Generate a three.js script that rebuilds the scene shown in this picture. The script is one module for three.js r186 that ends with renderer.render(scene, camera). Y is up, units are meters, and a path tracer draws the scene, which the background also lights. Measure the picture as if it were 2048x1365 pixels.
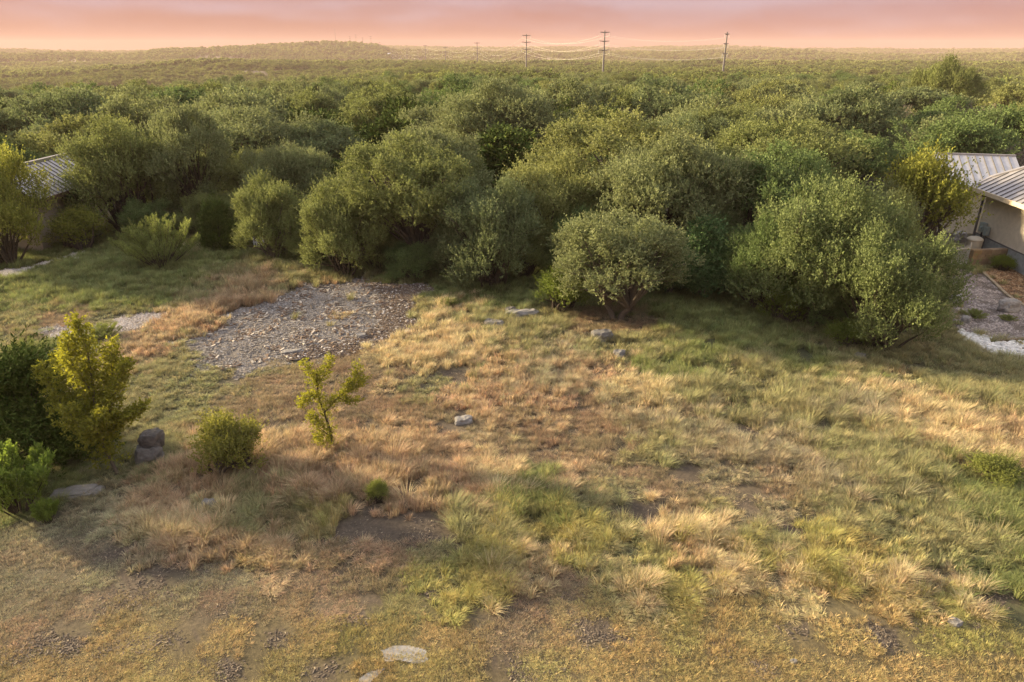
import * as THREE from 'three';
import { mergeGeometries } from 'three/addons/utils/BufferGeometryUtils.js';
import { ImprovedNoise } from 'three/addons/math/ImprovedNoise.js';

// ---------- camera, sky, sun, exposure ----------
const scene = new THREE.Scene();
const camera = new THREE.PerspectiveCamera(53.06, 1024 / 682, 0.5, 12000);
camera.position.set(0, 10.5, 0);
camera.rotation.set(THREE.MathUtils.degToRad(-22.95), 0, 0);
const renderer = new THREE.WebGLRenderer({ antialias: true });
renderer.toneMapping = THREE.LinearToneMapping;
renderer.toneMappingExposure = 3.3;
renderer.shadowMap.enabled = true;

const SUN_AZ = THREE.MathUtils.degToRad(-70), SUN_EL = THREE.MathUtils.degToRad(17);
const sunDir = new THREE.Vector3(Math.sin(SUN_AZ) * Math.cos(SUN_EL), Math.sin(SUN_EL), -Math.cos(SUN_AZ) * Math.cos(SUN_EL));
const sun = new THREE.DirectionalLight(new THREE.Color().setRGB(1.0, 0.78, 0.47), 5);
sun.name = 'sun';
sun.position.copy(sunDir).multiplyScalar(200);
sun.castShadow = true; sun.shadow.radius = 7;
Object.assign(sun.shadow.camera, { left: -120, right: 120, top: 120, bottom: -120, near: 1, far: 600 });
sun.shadow.mapSize.set(4096, 4096);
scene.add(sun, sun.target);

const noise = new ImprovedNoise();
const fbm = (x, y, z, o = 4) => { let s = 0, a = 0.5; for (let i = 0; i < o; i++) { s += a * noise.noise(x, y, z); x *= 2.03; y *= 2.03; z *= 2.03; a *= 0.5; } return s; };
const lerp = (a, b, t) => a + (b - a) * t, clamp = (x, a, b) => Math.min(b, Math.max(a, x));
const smooth = (a, b, x) => { const t = clamp((x - a) / (b - a), 0, 1); return t * t * (3 - 2 * t); };
function rng(seed) { let s = seed >>> 0; return () => { s = (s + 0x6d2b79f5) | 0; let t = Math.imul(s ^ (s >>> 15), 1 | s); t = (t + Math.imul(t ^ (t >>> 7), 61 | t)) ^ t; return ((t ^ (t >>> 14)) >>> 0) / 4294967296; }; }

{ // dusk sky: peach along the horizon, thin streaks of cloud, lilac, then pale blue overhead, overbright as added fill light
  const W = 1024, H = 512, data = new Float32Array(W * H * 4), SKY = 0.28;
  const peach = [0.55, 0.265, 0.21], rose = [0.52, 0.23, 0.22], lilac = [0.58, 0.45, 0.53], blue = [0.56, 0.51, 0.57], zenithFill = [1.5, 1.5, 1.6];  // last tone is raised above the lower sky to add ambient fill
  for (let j = 0; j < H; j++) {
    const el = ((j + 0.5) / H - 0.5) * 180;
    for (let i = 0; i < W; i++) {
      const a = ((i + 0.5) / W - 0.5) * 2 * Math.PI, x = Math.cos(a), z = Math.sin(a);
      const toSun = 0.5 + 0.5 * (x * sunDir.x + z * sunDir.z) / Math.hypot(sunDir.x, sunDir.z);
      const e = Math.max(0, el), warp = fbm(x * 3 + 7, e * 0.1, z * 3, 3) * 2.2;
      const streak = fbm(x * 5, (e + warp) * 1.6, z * 5 + 3, 4);
      const c = [0, 0, 0];
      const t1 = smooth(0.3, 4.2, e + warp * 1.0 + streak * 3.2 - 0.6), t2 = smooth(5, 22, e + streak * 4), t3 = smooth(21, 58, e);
      for (let k = 0; k < 3; k++) {
        let v = lerp(rose[k], peach[k], smooth(0.45, 1, toSun));
        v = lerp(v, lilac[k], t1 * 0.85); v = lerp(v, blue[k], t2); v = lerp(v, zenithFill[k], t3);
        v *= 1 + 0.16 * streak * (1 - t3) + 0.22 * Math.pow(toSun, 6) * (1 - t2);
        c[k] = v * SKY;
      }
      const o = (j * W + i) * 4; data[o] = c[0]; data[o + 1] = c[1]; data[o + 2] = c[2]; data[o + 3] = 1;
    }
  }
  const t = new THREE.DataTexture(data, W, H, THREE.RGBAFormat, THREE.FloatType);
  t.mapping = THREE.EquirectangularReflectionMapping; t.magFilter = THREE.LinearFilter; t.needsUpdate = true;
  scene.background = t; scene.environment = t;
}
scene.fog = new THREE.FogExp2(new THREE.Color().setRGB(0.95, 0.72, 0.64), 0.00015);

// ---------- the lay of the land, in metres ----------
const ZONES=[[-8.96,-9.36,'M',.07],[-7.14,-9.25,'M',.07],[-5.34,-9.36,'M',.08],[-3.51,-9.47,'M',.08],[-3.02,-10.32,'Y',.12],[-1.15,-9.36,'M',.09],[0.71,-9.36,'M',.08],[2.57,-9.36,'M',.08],[4.46,-9.47,'M',.09],[6.29,-9.36,'M',.08],[8.15,-9.36,'M',.09],[9.52,-9.47,'M',.1],[-9.27,-10.45,'R',.07],[-7.2,-10.32,'M',.09],[-6.23,-10.85,'R',.06],[-4.8,-10.58,'M',.09],[-3.99,-10.99,'R',.06],[-2.3,-10.79,'Y',.14],[-1.74,-11.28,'Y',.12],[-0.23,-10.07,'R',.07],[0.97,-10.58,'R',.06],[1.75,-10.32,'M',.08],[3.15,-10.85,'Y',.16],[2.4,-10.07,'M',.09],[4.35,-10.72,'M',.1],[5.78,-10.45,'M',.1],[7.42,-10.72,'M',.1],[8.79,-10.45,'Y',.12],[10.18,-10.58,'G',.14],[-10.71,-12.05,'B',.07],[-9.58,-12.21,'B',.08],[-8.2,-11.28,'B',.07],[-6.49,-11.5,'B',.07],[-5.18,-11.43,'B',.07],[-4.18,-11.73,'R',.08],[-3.09,-11.73,'R',.07],[-1.84,-12.21,'L',.12],[-0.82,-11.97,'Y',.38],[0.39,-11.81,'S',.42],[1.33,-11.28,'R',.08],[1.94,-11.89,'L',.16],[2.86,-11.5,'S',.35],[3.3,-11.58,'Y',.3],[4.64,-11.73,'S',.3],[5.79,-11.58,'S',.28],[7.15,-11.73,'Y',.4],[8.16,-11.58,'S',.5],[9.41,-11.5,'S',.5],[10.76,-11.43,'G',.4],[-11.37,-13.07,'B',.1],[-9.82,-13.25,'B',.14],[-8.75,-13.25,'S',.42],[-8.0,-13.44,'S',.42],[-6.91,-12.54,'O',.42],[-6.14,-13.63,'L',.42],[-4.77,-13.07,'Y',.4],[-5.31,-12.54,'O',.3],[-3.48,-12.54,'O',.25],[-2.24,-12.72,'O',.3],[-1.53,-13.83,'L',.5],[-2.06,-14.23,'O',.35],[-0.52,-13.25,'L',.4],[0.42,-12.89,'Y',.4],[1.71,-12.89,'Y',.45],[2.47,-12.54,'L',.3],[3.73,-13.07,'S',.5],[4.44,-13.07,'S',.5],[5.22,-12.54,'Y',.35],[6.26,-12.89,'L',.3],[7.74,-12.54,'Y',.4],[9.65,-12.89,'L',.35],[10.49,-12.37,'L',.4],[11.99,-13.25,'G',.4],[-12.26,-14.44,'G',.25],[-8.73,-14.23,'O',.2],[-8.31,-15.32,'O',.5],[-6.41,-14.44,'L',.45],[-6.18,-15.32,'O',.55],[-4.92,-15.09,'O',.55],[-3.56,-15.55,'O',.55],[-2.62,-14.65,'O',.5],[-1.37,-15.09,'O',.45],[-0.32,-15.32,'S',.35],[0.71,-14.44,'G',.5],[1.54,-15.32,'O',.25],[2.21,-14.23,'L',.3],[3.01,-15.32,'R',.16],[4.07,-15.32,'R',.14],[4.78,-14.44,'R',.14],[6.26,-15.09,'R',.2],[5.86,-13.83,'B',.14],[7.01,-13.63,'R',.15],[8.47,-15.32,'B',.4],[8.32,-13.83,'L',.3],[10.33,-15.32,'L',.5],[10.28,-14.03,'L',.4],[12.16,-14.44,'G',.4],[-9.81,-16.55,'L',.25],[-8.47,-16.04,'O',.45],[-6.64,-16.81,'O',.5],[-5.57,-16.04,'O',.5],[-4.35,-16.81,'O',.5],[-3.21,-16.81,'O',.5],[-2.09,-17.08,'O',.3],[-0.93,-17.08,'R',.2],[0.37,-16.81,'R',.2],[1.52,-16.81,'R',.22],[3.03,-17.36,'R',.25],[3.95,-16.81,'L',.3],[5.13,-18.23,'B',.5],[6.1,-16.81,'B',.35],[7.67,-16.81,'B',.4],[9.63,-17.36,'L',.5],[10.82,-16.81,'L',.5],[12.41,-17.08,'S',.5],[13.57,-17.08,'S',.5],[14.92,-17.36,'O',.5],[-10.58,-18.86,'L',.2],[-10.22,-19.86,'L',.2],[-8.73,-18.54,'R',.18],[-7.6,-18.86,'R',.2],[-6.48,-18.23,'R',.22],[-4.46,-18.86,'R',.22],[-3.47,-18.54,'R',.25],[-2.29,-19.18,'R',.25],[-1.7,-19.86,'O',.4],[-0.39,-19.86,'O',.4],[0.9,-19.52,'O',.4],[1.98,-18.86,'R',.25],[3.6,-19.18,'B',.4],[4.19,-19.86,'S',.45],[6.25,-20.22,'L',.5],[7.91,-20.22,'L',.45],[9.76,-19.86,'L',.5],[11.08,-19.18,'B',.5],[12.71,-19.86,'S',.5],[15.16,-19.86,'L',.5],[16.64,-19.86,'L',.5],[-12.61,-22.15,'L',.25],[-11.19,-20.96,'L',.2],[-8.76,-21.34,'R',.18],[-8.31,-22.15,'L',.16],[-7.37,-21.34,'R',.2],[-6.36,-23.02,'R',.2],[-4.93,-21.34,'R',.2],[-3.53,-22.58,'S',.45],[-2.29,-23.02,'S',.5],[-1.37,-23.02,'S',.45],[-2.64,-20.96,'L',.18],[-0.25,-22.15,'O',.4],[1.32,-21.34,'B',.4],[3.15,-22.15,'O',.35],[3.93,-21.34,'S',.4],[5.3,-22.15,'G',.45],[7.07,-23.47,'G',.5],[8.53,-22.15,'L',.45],[11.03,-23.02,'G',.4],[12.47,-22.15,'L',.4],[14.57,-21.74,'L',.3],[16.7,-20.96,'L',.3],[-19.33,-24.42,'L',.25],[-17.86,-23.94,'G',.3],[-17.0,-24.42,'G',.3],[-15.24,-23.02,'L',.2],[-14.8,-23.94,'O',.35],[-13.84,-23.94,'O',.35],[-4.74,-24.42,'S',.35],[-3.01,-26.54,'S',.5],[-3.5,-25.44,'S',.5],[-1.27,-24.92,'S',.45],[0.31,-23.94,'L',.4],[2.06,-24.42,'B',.4],[3.37,-23.94,'L',.4],[5.17,-24.42,'L',.4],[6.89,-25.98,'G',.45],[8.53,-25.98,'G',.5],[10.79,-25.44,'G',.4],[12.54,-23.94,'L',.35],[-20.92,-27.11,'L',.25],[-19.43,-27.11,'R',.2],[-16.89,-25.98,'B',.1],[-16.45,-27.11,'L',.2],[-14.48,-26.54,'O',.4],[-13.2,-25.98,'O',.5],[-12.84,-27.11,'O',.5],[-12.7,-28.98,'O',.55],[-12.31,-23.94,'L',.2],[-3.84,-28.34,'L',.4],[-2.74,-28.34,'S',.5],[-1.36,-27.11,'L',.5],[0.33,-25.98,'L',.45],[1.17,-26.54,'L',.45],[3.26,-26.54,'R',.2],[5.34,-26.54,'R',.15],[7.06,-27.71,'G',.4],[10.07,-28.34,'G',.4],[10.97,-27.11,'G',.35],[-23.32,-31.09,'G',.5],[-20.54,-29.66,'G',.5],[-19.25,-31.09,'G',.5],[-16.63,-29.66,'G',.45],[-16.24,-31.85,'G',.5],[-14.46,-31.09,'L',.5],[-13.3,-31.85,'O',.6],[-12.34,-32.65,'O',.6],[-11.6,-33.48,'L',.6],[-10.32,-33.48,'L',.5],[-2.91,-30.36,'G',.4],[-1.5,-30.36,'G',.45],[0.37,-29.66,'G',.45],[1.78,-30.36,'G',.35],[9.52,-30.36,'G',.35],[-23.6,-33.48,'G',.5],[-21.53,-34.35,'G',.5],[-18.09,-32.65,'G',.4],[-18.46,-36.21,'G',.5],[-15.89,-35.26,'G',.5],[-14.01,-35.26,'L',.6],[-12.71,-36.21,'G',.5],[-10.8,-35.26,'G',.4],[-22.55,-38.26,'G',.4],[-18.18,-38.81,'L',.4],[-15.65,-38.26,'G',.4],[-3.1,-32.65,'G',.3],[-0.6,-32.65,'G',.3]];
const PAD=[[-13.01,-24.42],[-12.91,-26.26],[-12.23,-28.34],[-11.12,-29.66],[-10.26,-31.47],[-9.3,-32.48],[-7.07,-32.48],[-5.48,-31.85],[-3.73,-31.47],[-3.95,-30.22],[-4.48,-28.98],[-4.05,-26.54],[-4.93,-25.55],[-5.91,-24.42],[-6.82,-23.38],[-7.9,-23.2],[-8.74,-22.36],[-9.74,-21.66],[-10.74,-21.95],[-12.1,-23.24]];
const PAD_EDGE=[[-7.0,-32.17],[-5.45,-31.7],[-3.68,-31.54],[-4.04,-30.0],[-4.53,-28.85],[-4.08,-27.11],[-3.8,-25.87],[-5.13,-24.42],[-6.3,-23.56],[-7.54,-23.24],[-8.56,-22.93],[-8.23,-23.7],[-6.69,-24.42],[-5.78,-25.76],[-5.45,-28.02],[-5.89,-30.0],[-6.68,-31.09]];
const TRACK=[[-19.58,-25.71],[-18.94,-26.65],[-16.99,-26.54],[-16.7,-27.59],[-15.25,-28.66],[-14.63,-27.59],[-15.11,-26.54],[-15.72,-25.71],[-16.36,-25.03],[-17.88,-24.92]];
const PATH_L=[[-27.06,-33.31],[-26.09,-34.53],[-25.31,-36.21],[-24.57,-38.26],[-23.62,-37.01],[-24.35,-35.54],[-25.02,-34.08],[-25.99,-32.17]];
const LIMESTONE=[[-2.6,-9.73],[-2.3,-9.85],[-1.86,-9.79],[-1.58,-9.66],[-1.52,-9.45],[-1.77,-9.42],[-2.11,-9.54],[-2.43,-9.47]];
const LIMESTONE_TAIL=[[-2.6,-9.22],[-2.37,-9.29],[-2.52,-8.94],[-2.72,-8.61],[-2.95,-8.66],[-2.8,-9.03]];
const WALK_R=[[23.65,-34.53],[24.18,-33.91],[23.62,-31.85],[23.12,-30.36],[22.92,-28.66],[22.26,-25.98],[21.3,-24.67],[18.85,-24.52],[18.38,-25.34],[18.73,-27.11],[20.12,-29.66],[22.01,-32.65]];
const BED_R=[[24.29,-33.99],[23.77,-32.01],[23.28,-30.5],[23.13,-28.85],[22.46,-26.26],[25.46,-30.36],[26.11,-32.97],[26.19,-35.07]];
const ROCKS_R=[[18.33,-25.76],[18.78,-25.18],[18.79,-24.42],[21.26,-24.62],[19.46,-22.15],[18.83,-22.93],[18.29,-23.38],[17.87,-23.75],[17.81,-24.42]];
const BARE=[[-3.06,-13.44,1.6,.55],[-2.39,-12.98,1.0,.35],[-4.98,-12.98,.7,.25],[-3.9,-12.89,.8,.22],[-1.09,-12.72,.5,.3],[-5.98,-13.16,.5,.2],[-7.89,-11.97,.9,.22],[-6.87,-11.89,.8,.22],[-9.0,-12.37,.3,.35],[-8.09,-11.28,.7,.35],[-8.04,-10.79,.4,.2],[-7.28,-11.14,.5,.2],[-5.58,-10.79,.6,.2],[-7.38,-9.7,.6,.22],[-6.48,-9.82,.4,.15],[-8.73,-9.88,.5,.2],[1.95,-9.97,.5,.18],[0.15,-9.19,.4,.2],[0.97,-9.14,.4,.12],[-4.5,-9.94,.4,.15],[-3.0,-10.72,.5,.25],[-1.61,-11.06,.35,.2],[0.47,-10.79,.6,.15],[1.35,-10.26,.5,.25],[1.63,-11.06,.4,.14],[4.16,-9.7,.3,.15],[5.61,-10.26,.35,.15],[4.72,-9.14,.3,.15],[7.07,-10.0,.4,.15],[-2.81,-18.23,1.0,.3],[-2.5,-21.34,1.2,.4],[-4.01,-22.15,1.0,.35],[-5.76,-21.95,1.0,.3],[-1.85,-21.95,.8,.25],[-1.47,-18.7,.7,.25],[-0.23,-19.69,.7,.3],[5.8,-14.44,.6,.4],[4.85,-15.79,.8,.6],[6.9,-13.35,.9,.3],[3.38,-13.73,.9,.5],[10.15,-10.99,.6,.3],[8.55,-10.38,.8,.25],[4.32,-23.94,.5,.2],[2.63,-20.58,.5,.25],[-7.15,-17.93,.7,.25],[-4.37,-17.64,.6,.25],[-8.98,-9.82,.5,.2],[-9.4,-9.59,.3,.2],[-3.44,-9.19,.4,.15],[-5.55,-9.19,.5,.12],[9.44,-17.93,.8,.25],[7.18,-17.93,.5,.3],[15.7,-22.15,.7,.3]];
const RIDGE_NEAR=[[-34.9,-20.6],[-31.4,-19.5],[-27.7,-13.3],[-25.2,-8.9],[-21.9,-6.9],[-17.5,-8.5],[-12.4,-9.4],[-0.9,-11.1],[10.6,-10.8],[17.9,-9.7],[24.6,-9.6],[34.8,-9.2]];
const RIDGE_MID=[[-34.7,-4.3],[-27.6,-2.5],[-25.0,11.5],[-21.1,14.3],[-17.3,21.3],[-14.4,26.3],[-12.3,25.8],[-10.8,20.4],[-8.6,5.0],[-0.9,-0.7],[6.8,-0.7],[16.0,2.3],[18.5,5.0],[21.2,2.4],[24.5,-6.7],[27.7,-8.9],[34.7,-4.3]];
const RIDGE_FAR=[[-34.6,9.5],[-30.5,3.8],[-27.5,4.8],[-25.0,10.0],[-17.3,12.5],[-10.1,26.3],[-4.8,24.2],[1.0,20.9],[6.8,18.5],[12.4,25.0],[16.0,29.0],[17.7,22.3],[21.2,14.4],[24.5,14.2],[27.6,10.9],[30.5,11.7],[34.6,15.2]];
const table = (t, a) => { if (a <= t[0][0]) return t[0][1]; for (let i = 1; i < t.length; i++) if (a < t[i][0]) { const k = (a - t[i - 1][0]) / (t[i][0] - t[i - 1][0]); return lerp(t[i - 1][1], t[i][1], k * k * (3 - 2 * k)); } return t[t.length - 1][1]; };
const NEAR = [[0, 0], [48, 0], [120, -2.2], [250, -5], [500, -9], [760, -10.5]], FALLING = [[0, 0], [48, 0], [120, -2.4], [200, -5], [330, -13], [500, -21], [760, -26]];
function ground(x, z) {
  const r = Math.hypot(x, z), az = Math.atan2(x, -z) * 57.29578;
  let h;
  const west = smooth(-4, -26, az), floor = lerp(table(NEAR, 760), table(FALLING, 760), west);
  if (r < 760) h = r < 48 ? 0 : lerp(table(NEAR, r), table(FALLING, r), west);
  else {
    const rn = table(RIDGE_NEAR, az), rm = table(RIDGE_MID, az), rf = table(RIDGE_FAR, az);
    h = table([[760, floor], [1050, rn], [1600, Math.min(-24, rm - 14)], [2300, rm], [2900, Math.min(-16, rf - 22)], [3700, rf], [4300, rf - 40]], r);
  }
  if (r > 30) h += fbm(x * 0.012, 3.3, z * 0.012, 3) * smooth(50, 500, r) * 4 + fbm(x * 0.0016, 9, z * 0.0016, 3) * smooth(700, 2500, r) * 10;
  if (r < 80) h += fbm(x * 0.35, 1.7, z * 0.35, 2) * 0.10 * (1 - smooth(45, 70, r));
  return h;
}
function inPoly(p, x, z) { let c = false; for (let i = 0, j = p.length - 1; i < p.length; j = i++) if (p[i][1] > z !== p[j][1] > z && x < ((p[j][0] - p[i][0]) * (z - p[i][1])) / (p[j][1] - p[i][1]) + p[i][0]) c = !c; return c; }
// irregular outline: the point is nudged by noise before it is tested
const wobble = (x, z, k = 0.35) => [x + fbm(x * 1.3, 4, z * 1.3, 3) * k * 2, z + fbm(x * 1.3, 11, z * 1.3, 3) * k * 2];
const inRough = (p, x, z, k) => { const [a, b] = wobble(x, z, k); return inPoly(p, a, b); };
const bareAt = (x, z) => { const [a, b] = wobble(x, z, 0.55); for (const [cx, cz, rx, rz] of BARE) { const u = (a - cx) / rx, v = (b - cz) / rz; if (u * u + v * v < 1) return true; } return false; };

const TONE = { // base colours of the grasses and weeds
  S: [0.52, 0.43, 0.25], O: [0.45, 0.34, 0.21], R: [0.34, 0.265, 0.17], G: [0.22, 0.245, 0.09], L: [0.30, 0.285, 0.14], Y: [0.37, 0.335, 0.12], B: [0.36, 0.315, 0.20], M: [0.44, 0.355, 0.16],
};
function zoneWeights(x, z, n = 4) {
  const best = [];
  for (const p of ZONES) {
    const dx = p[0] - x, dz = (p[1] - z) * 0.9, d = dx * dx + dz * dz;
    if (best.length < n) { best.push([d, p]); best.sort((a, b) => a[0] - b[0]); } else if (d < best[n - 1][0]) { best[n - 1] = [d, p]; best.sort((a, b) => a[0] - b[0]); }
  }
  return best.map(([d, p]) => [1 / (0.05 + d * Math.sqrt(d)), p]);
}

// ---------- naming helpers ----------
const taken = {};
function numbered(n) { if (!(n in taken)) { taken[n] = 0; return n; } return n + '_' + String(++taken[n]).padStart(3, '0'); }
function setTag(o, label, category, group, kind) { if (label) o.userData.label = label; if (category) o.userData.category = category; if (group) o.userData.group = group; if (kind) o.userData.kind = kind; return o; }
function thing(name, label, category, pos = [0, 0, 0], turn = 0, group) { const o = new THREE.Group(); o.name = numbered(name); o.position.set(...pos); o.rotation.y = turn; scene.add(o); return setTag(o, label, category, group); }
function part(name, geo, mat, parent) { const m = new THREE.Mesh(geo, mat); m.name = name; m.castShadow = m.receiveShadow = true; parent.add(m); return m; }
function single(name, geo, mat, label, category, group, kind) { const m = part(numbered(name), geo, mat, scene); return setTag(m, label, category, group, kind); }
function structure(name, geo, mat) { const m = part(numbered(name), geo, mat, scene); m.userData.kind = 'structure'; return m; }

// ---------- textures ----------
function noiseTexture(size, fn, srgb = true) {
  const d = new Uint8Array(size * size * 4);
  for (let j = 0; j < size; j++) for (let i = 0; i < size; i++) { const c = fn(i / size, j / size, i, j), o = (j * size + i) * 4; d[o] = clamp(c[0], 0, 255); d[o + 1] = clamp(c[1], 0, 255); d[o + 2] = clamp(c[2], 0, 255); d[o + 3] = 255; }
  const t = new THREE.DataTexture(d, size, size); t.wrapS = t.wrapT = THREE.RepeatWrapping; t.magFilter = THREE.LinearFilter; t.minFilter = THREE.LinearMipmapLinearFilter; if (srgb) t.colorSpace = THREE.SRGBColorSpace; t.needsUpdate = true; return t;
}
// noise that repeats over the unit square
const tileNoise = (u, v, f, s, o = 4) => { const a = u * Math.PI * 2, b = v * Math.PI * 2, R = f / 6.283; let t = 0, amp = 0.5, q = R; for (let i = 0; i < o; i++) { t += amp * noise.noise(Math.cos(a) * q + s + Math.cos(b) * q * 0.71, Math.sin(a) * q + Math.sin(b) * q * 0.33 + s * 2, Math.sin(b) * q + Math.cos(b) * q * 0.5 + s); q *= 2.1; amp *= 0.55; } return t; };
const RT = rng(5);
const grit = noiseTexture(512, (u, v) => { const n = 190 + tileNoise(u, v, 20, 1) * 70 + (RT() - 0.5) * 90; return [n, n * 0.985, n * 0.96]; });
const gritBump = noiseTexture(512, (u, v) => { const n = 128 + tileNoise(u, v, 40, 8) * 90 + (RT() - 0.5) * 120; return [n, n, n]; }, false);
const barkTex = noiseTexture(256, (u, v) => { const n = 170 + tileNoise(u * 3 % 1, v, 16, 3) * 120 + (RT() - 0.5) * 40; return [n, n * 0.96, n * 0.9]; });
const stuccoTex = noiseTexture(512, (u, v) => { const n = 232 + tileNoise(u, v, 8, 6) * 26 + (RT() - 0.5) * 14; return [n, n, n * 0.99]; });
const concreteTex = noiseTexture(512, (u, v) => { const n = 205 + tileNoise(u, v, 6, 9) * 60 + (RT() - 0.5) * 16; return [n, n, n]; });
const roofTex = noiseTexture(512, (u, v) => { const n = 225 + tileNoise(u, v, 10, 12) * 30 + (RT() - 0.5) * 8; return [n, n, n]; });
const rgb = (r, g, b) => new THREE.Color().setRGB(r, g, b);
const std = (c, o = {}) => new THREE.MeshStandardMaterial({ color: rgb(...c), roughness: 0.9, ...o });
const rep = (t, a, b = a) => { const c = t.clone(); c.repeat.set(a, b); c.needsUpdate = true; return c; };

// ---------- ground ----------
{
  const rings = [], az = [];
  for (let r = 1.5; r < 55; r += 0.34 + r * 0.004) rings.push(r);
  for (let r = rings[rings.length - 1] * 1.02; r < 4300; r *= 1.022) rings.push(r);
  for (let a = -180; a < -48; a += 4) az.push(a);
  for (let a = -48; a <= 48; a += 0.35) az.push(a);
  for (let a = 52; a < 180; a += 4) az.push(a);
  const n = az.length, pos = [], col = [], uv = [], idx = [];
  const put = (x, z) => {
    const r = Math.hypot(x, z), y = ground(x, z);
    pos.push(x, y, z); uv.push(x * 0.5, z * 0.5);
    let c;
    if (r < 46 && z < -5) {
      c = [0, 0, 0]; let s = 0;
      for (const [w, p] of zoneWeights(x, z)) { const t = TONE[p[2]]; for (let k = 0; k < 3; k++) c[k] += w * (t[k] * 0.42 + 0.02); s += w; }
      c = c.map((v) => v / s);
      if (bareAt(x, z)) c = [0.15, 0.12, 0.09];
    } else { const q = clamp(0.5 + fbm(x * 0.03, 2, z * 0.03, 4), 0, 1); c = [0, 1, 2].map((k) => lerp(TONE.L[k], TONE.B[k], q) * 0.42 + 0.02); }
    const v = 1 + fbm(x * 0.9, 6, z * 0.9, 3) * 0.5; col.push(c[0] * v, c[1] * v, c[2] * v);
  };
  put(0, 0);
  for (const r of rings) for (const a of az) { const t = a / 57.29578; put(Math.sin(t) * r, -Math.cos(t) * r); }
  for (let j = 0; j < n; j++) idx.push(0, 1 + (j + 1) % n, 1 + j);
  for (let i = 0; i + 1 < rings.length; i++) for (let j = 0; j < n; j++) { const a = 1 + i * n + j, b = 1 + i * n + (j + 1) % n, c = a + n, d = b + n; idx.push(a, b, c, b, d, c); }
  const g = new THREE.BufferGeometry();
  g.setAttribute('position', new THREE.Float32BufferAttribute(pos, 3)); g.setAttribute('uv', new THREE.Float32BufferAttribute(uv, 2)); g.setAttribute('color', new THREE.Float32BufferAttribute(col, 3));
  g.setIndex(idx); g.computeVertexNormals();
  structure('ground', g, new THREE.MeshStandardMaterial({ vertexColors: true, map: grit, bumpMap: gritBump, bumpScale: 0.02, roughness: 1 }));
}
// a thin sheet of loose material that follows the ground, with an uneven outline
function sheet(name, poly, lift, cell, mat, k = 0.3) {
  let x0 = 1e9, x1 = -1e9, z0 = 1e9, z1 = -1e9; for (const [x, z] of poly) { x0 = Math.min(x0, x); x1 = Math.max(x1, x); z0 = Math.min(z0, z); z1 = Math.max(z1, z); }
  x0 -= 1; z0 -= 1; x1 += 1; z1 += 1;
  const nx = Math.ceil((x1 - x0) / cell), nz = Math.ceil((z1 - z0) / cell), id = new Map(), pos = [], uv = [], idx = [];
  const v = (i, j) => { const key = i * 10000 + j; if (!id.has(key)) { const x = x0 + i * cell, z = z0 + j * cell; id.set(key, pos.length / 3); pos.push(x, ground(x, z) + lift + 0.004, z); uv.push(x * 0.5, z * 0.5); } return id.get(key); };
  for (let i = 0; i < nx; i++) for (let j = 0; j < nz; j++) if (inRough(poly, x0 + (i + 0.5) * cell, z0 + (j + 0.5) * cell, k)) { const a = v(i, j), b = v(i + 1, j), c = v(i, j + 1), d = v(i + 1, j + 1); idx.push(a, c, b, b, c, d); }
  const g = new THREE.BufferGeometry(); g.setAttribute('position', new THREE.Float32BufferAttribute(pos, 3)); g.setAttribute('uv', new THREE.Float32BufferAttribute(uv, 2)); g.setIndex(idx); g.computeVertexNormals();
  return structure(name, g, mat);
}
const loose = (c) => std(c, { map: grit, bumpMap: gritBump, bumpScale: 0.03, roughness: 1 });
sheet('mulch_clearing', PAD, 0.012, 0.14, loose([0.27, 0.25, 0.24]), 0.8);
sheet('dark_mulch_rim', PAD_EDGE, 0.03, 0.14, loose([0.10, 0.075, 0.06]), 0.35);
sheet('bare_track', TRACK, 0.012, 0.14, loose([0.36, 0.31, 0.27]), 0.4);
sheet('gravel_path', PATH_L, 0.015, 0.14, loose([0.42, 0.38, 0.35]), 0.15);
sheet('gravel_walk', WALK_R, 0.012, 0.14, loose([0.22, 0.19, 0.18]), 0.12);
sheet('leaf_mulch_bed', BED_R, 0.03, 0.14, loose([0.17, 0.11, 0.07]), 0.06);
for (const p of [LIMESTONE, LIMESTONE_TAIL]) sheet('limestone_patch', p, 0.008, 0.025, std([0.45, 0.44, 0.43], { map: concreteTex, bumpMap: gritBump, bumpScale: 0.015 }), 0.12);

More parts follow.
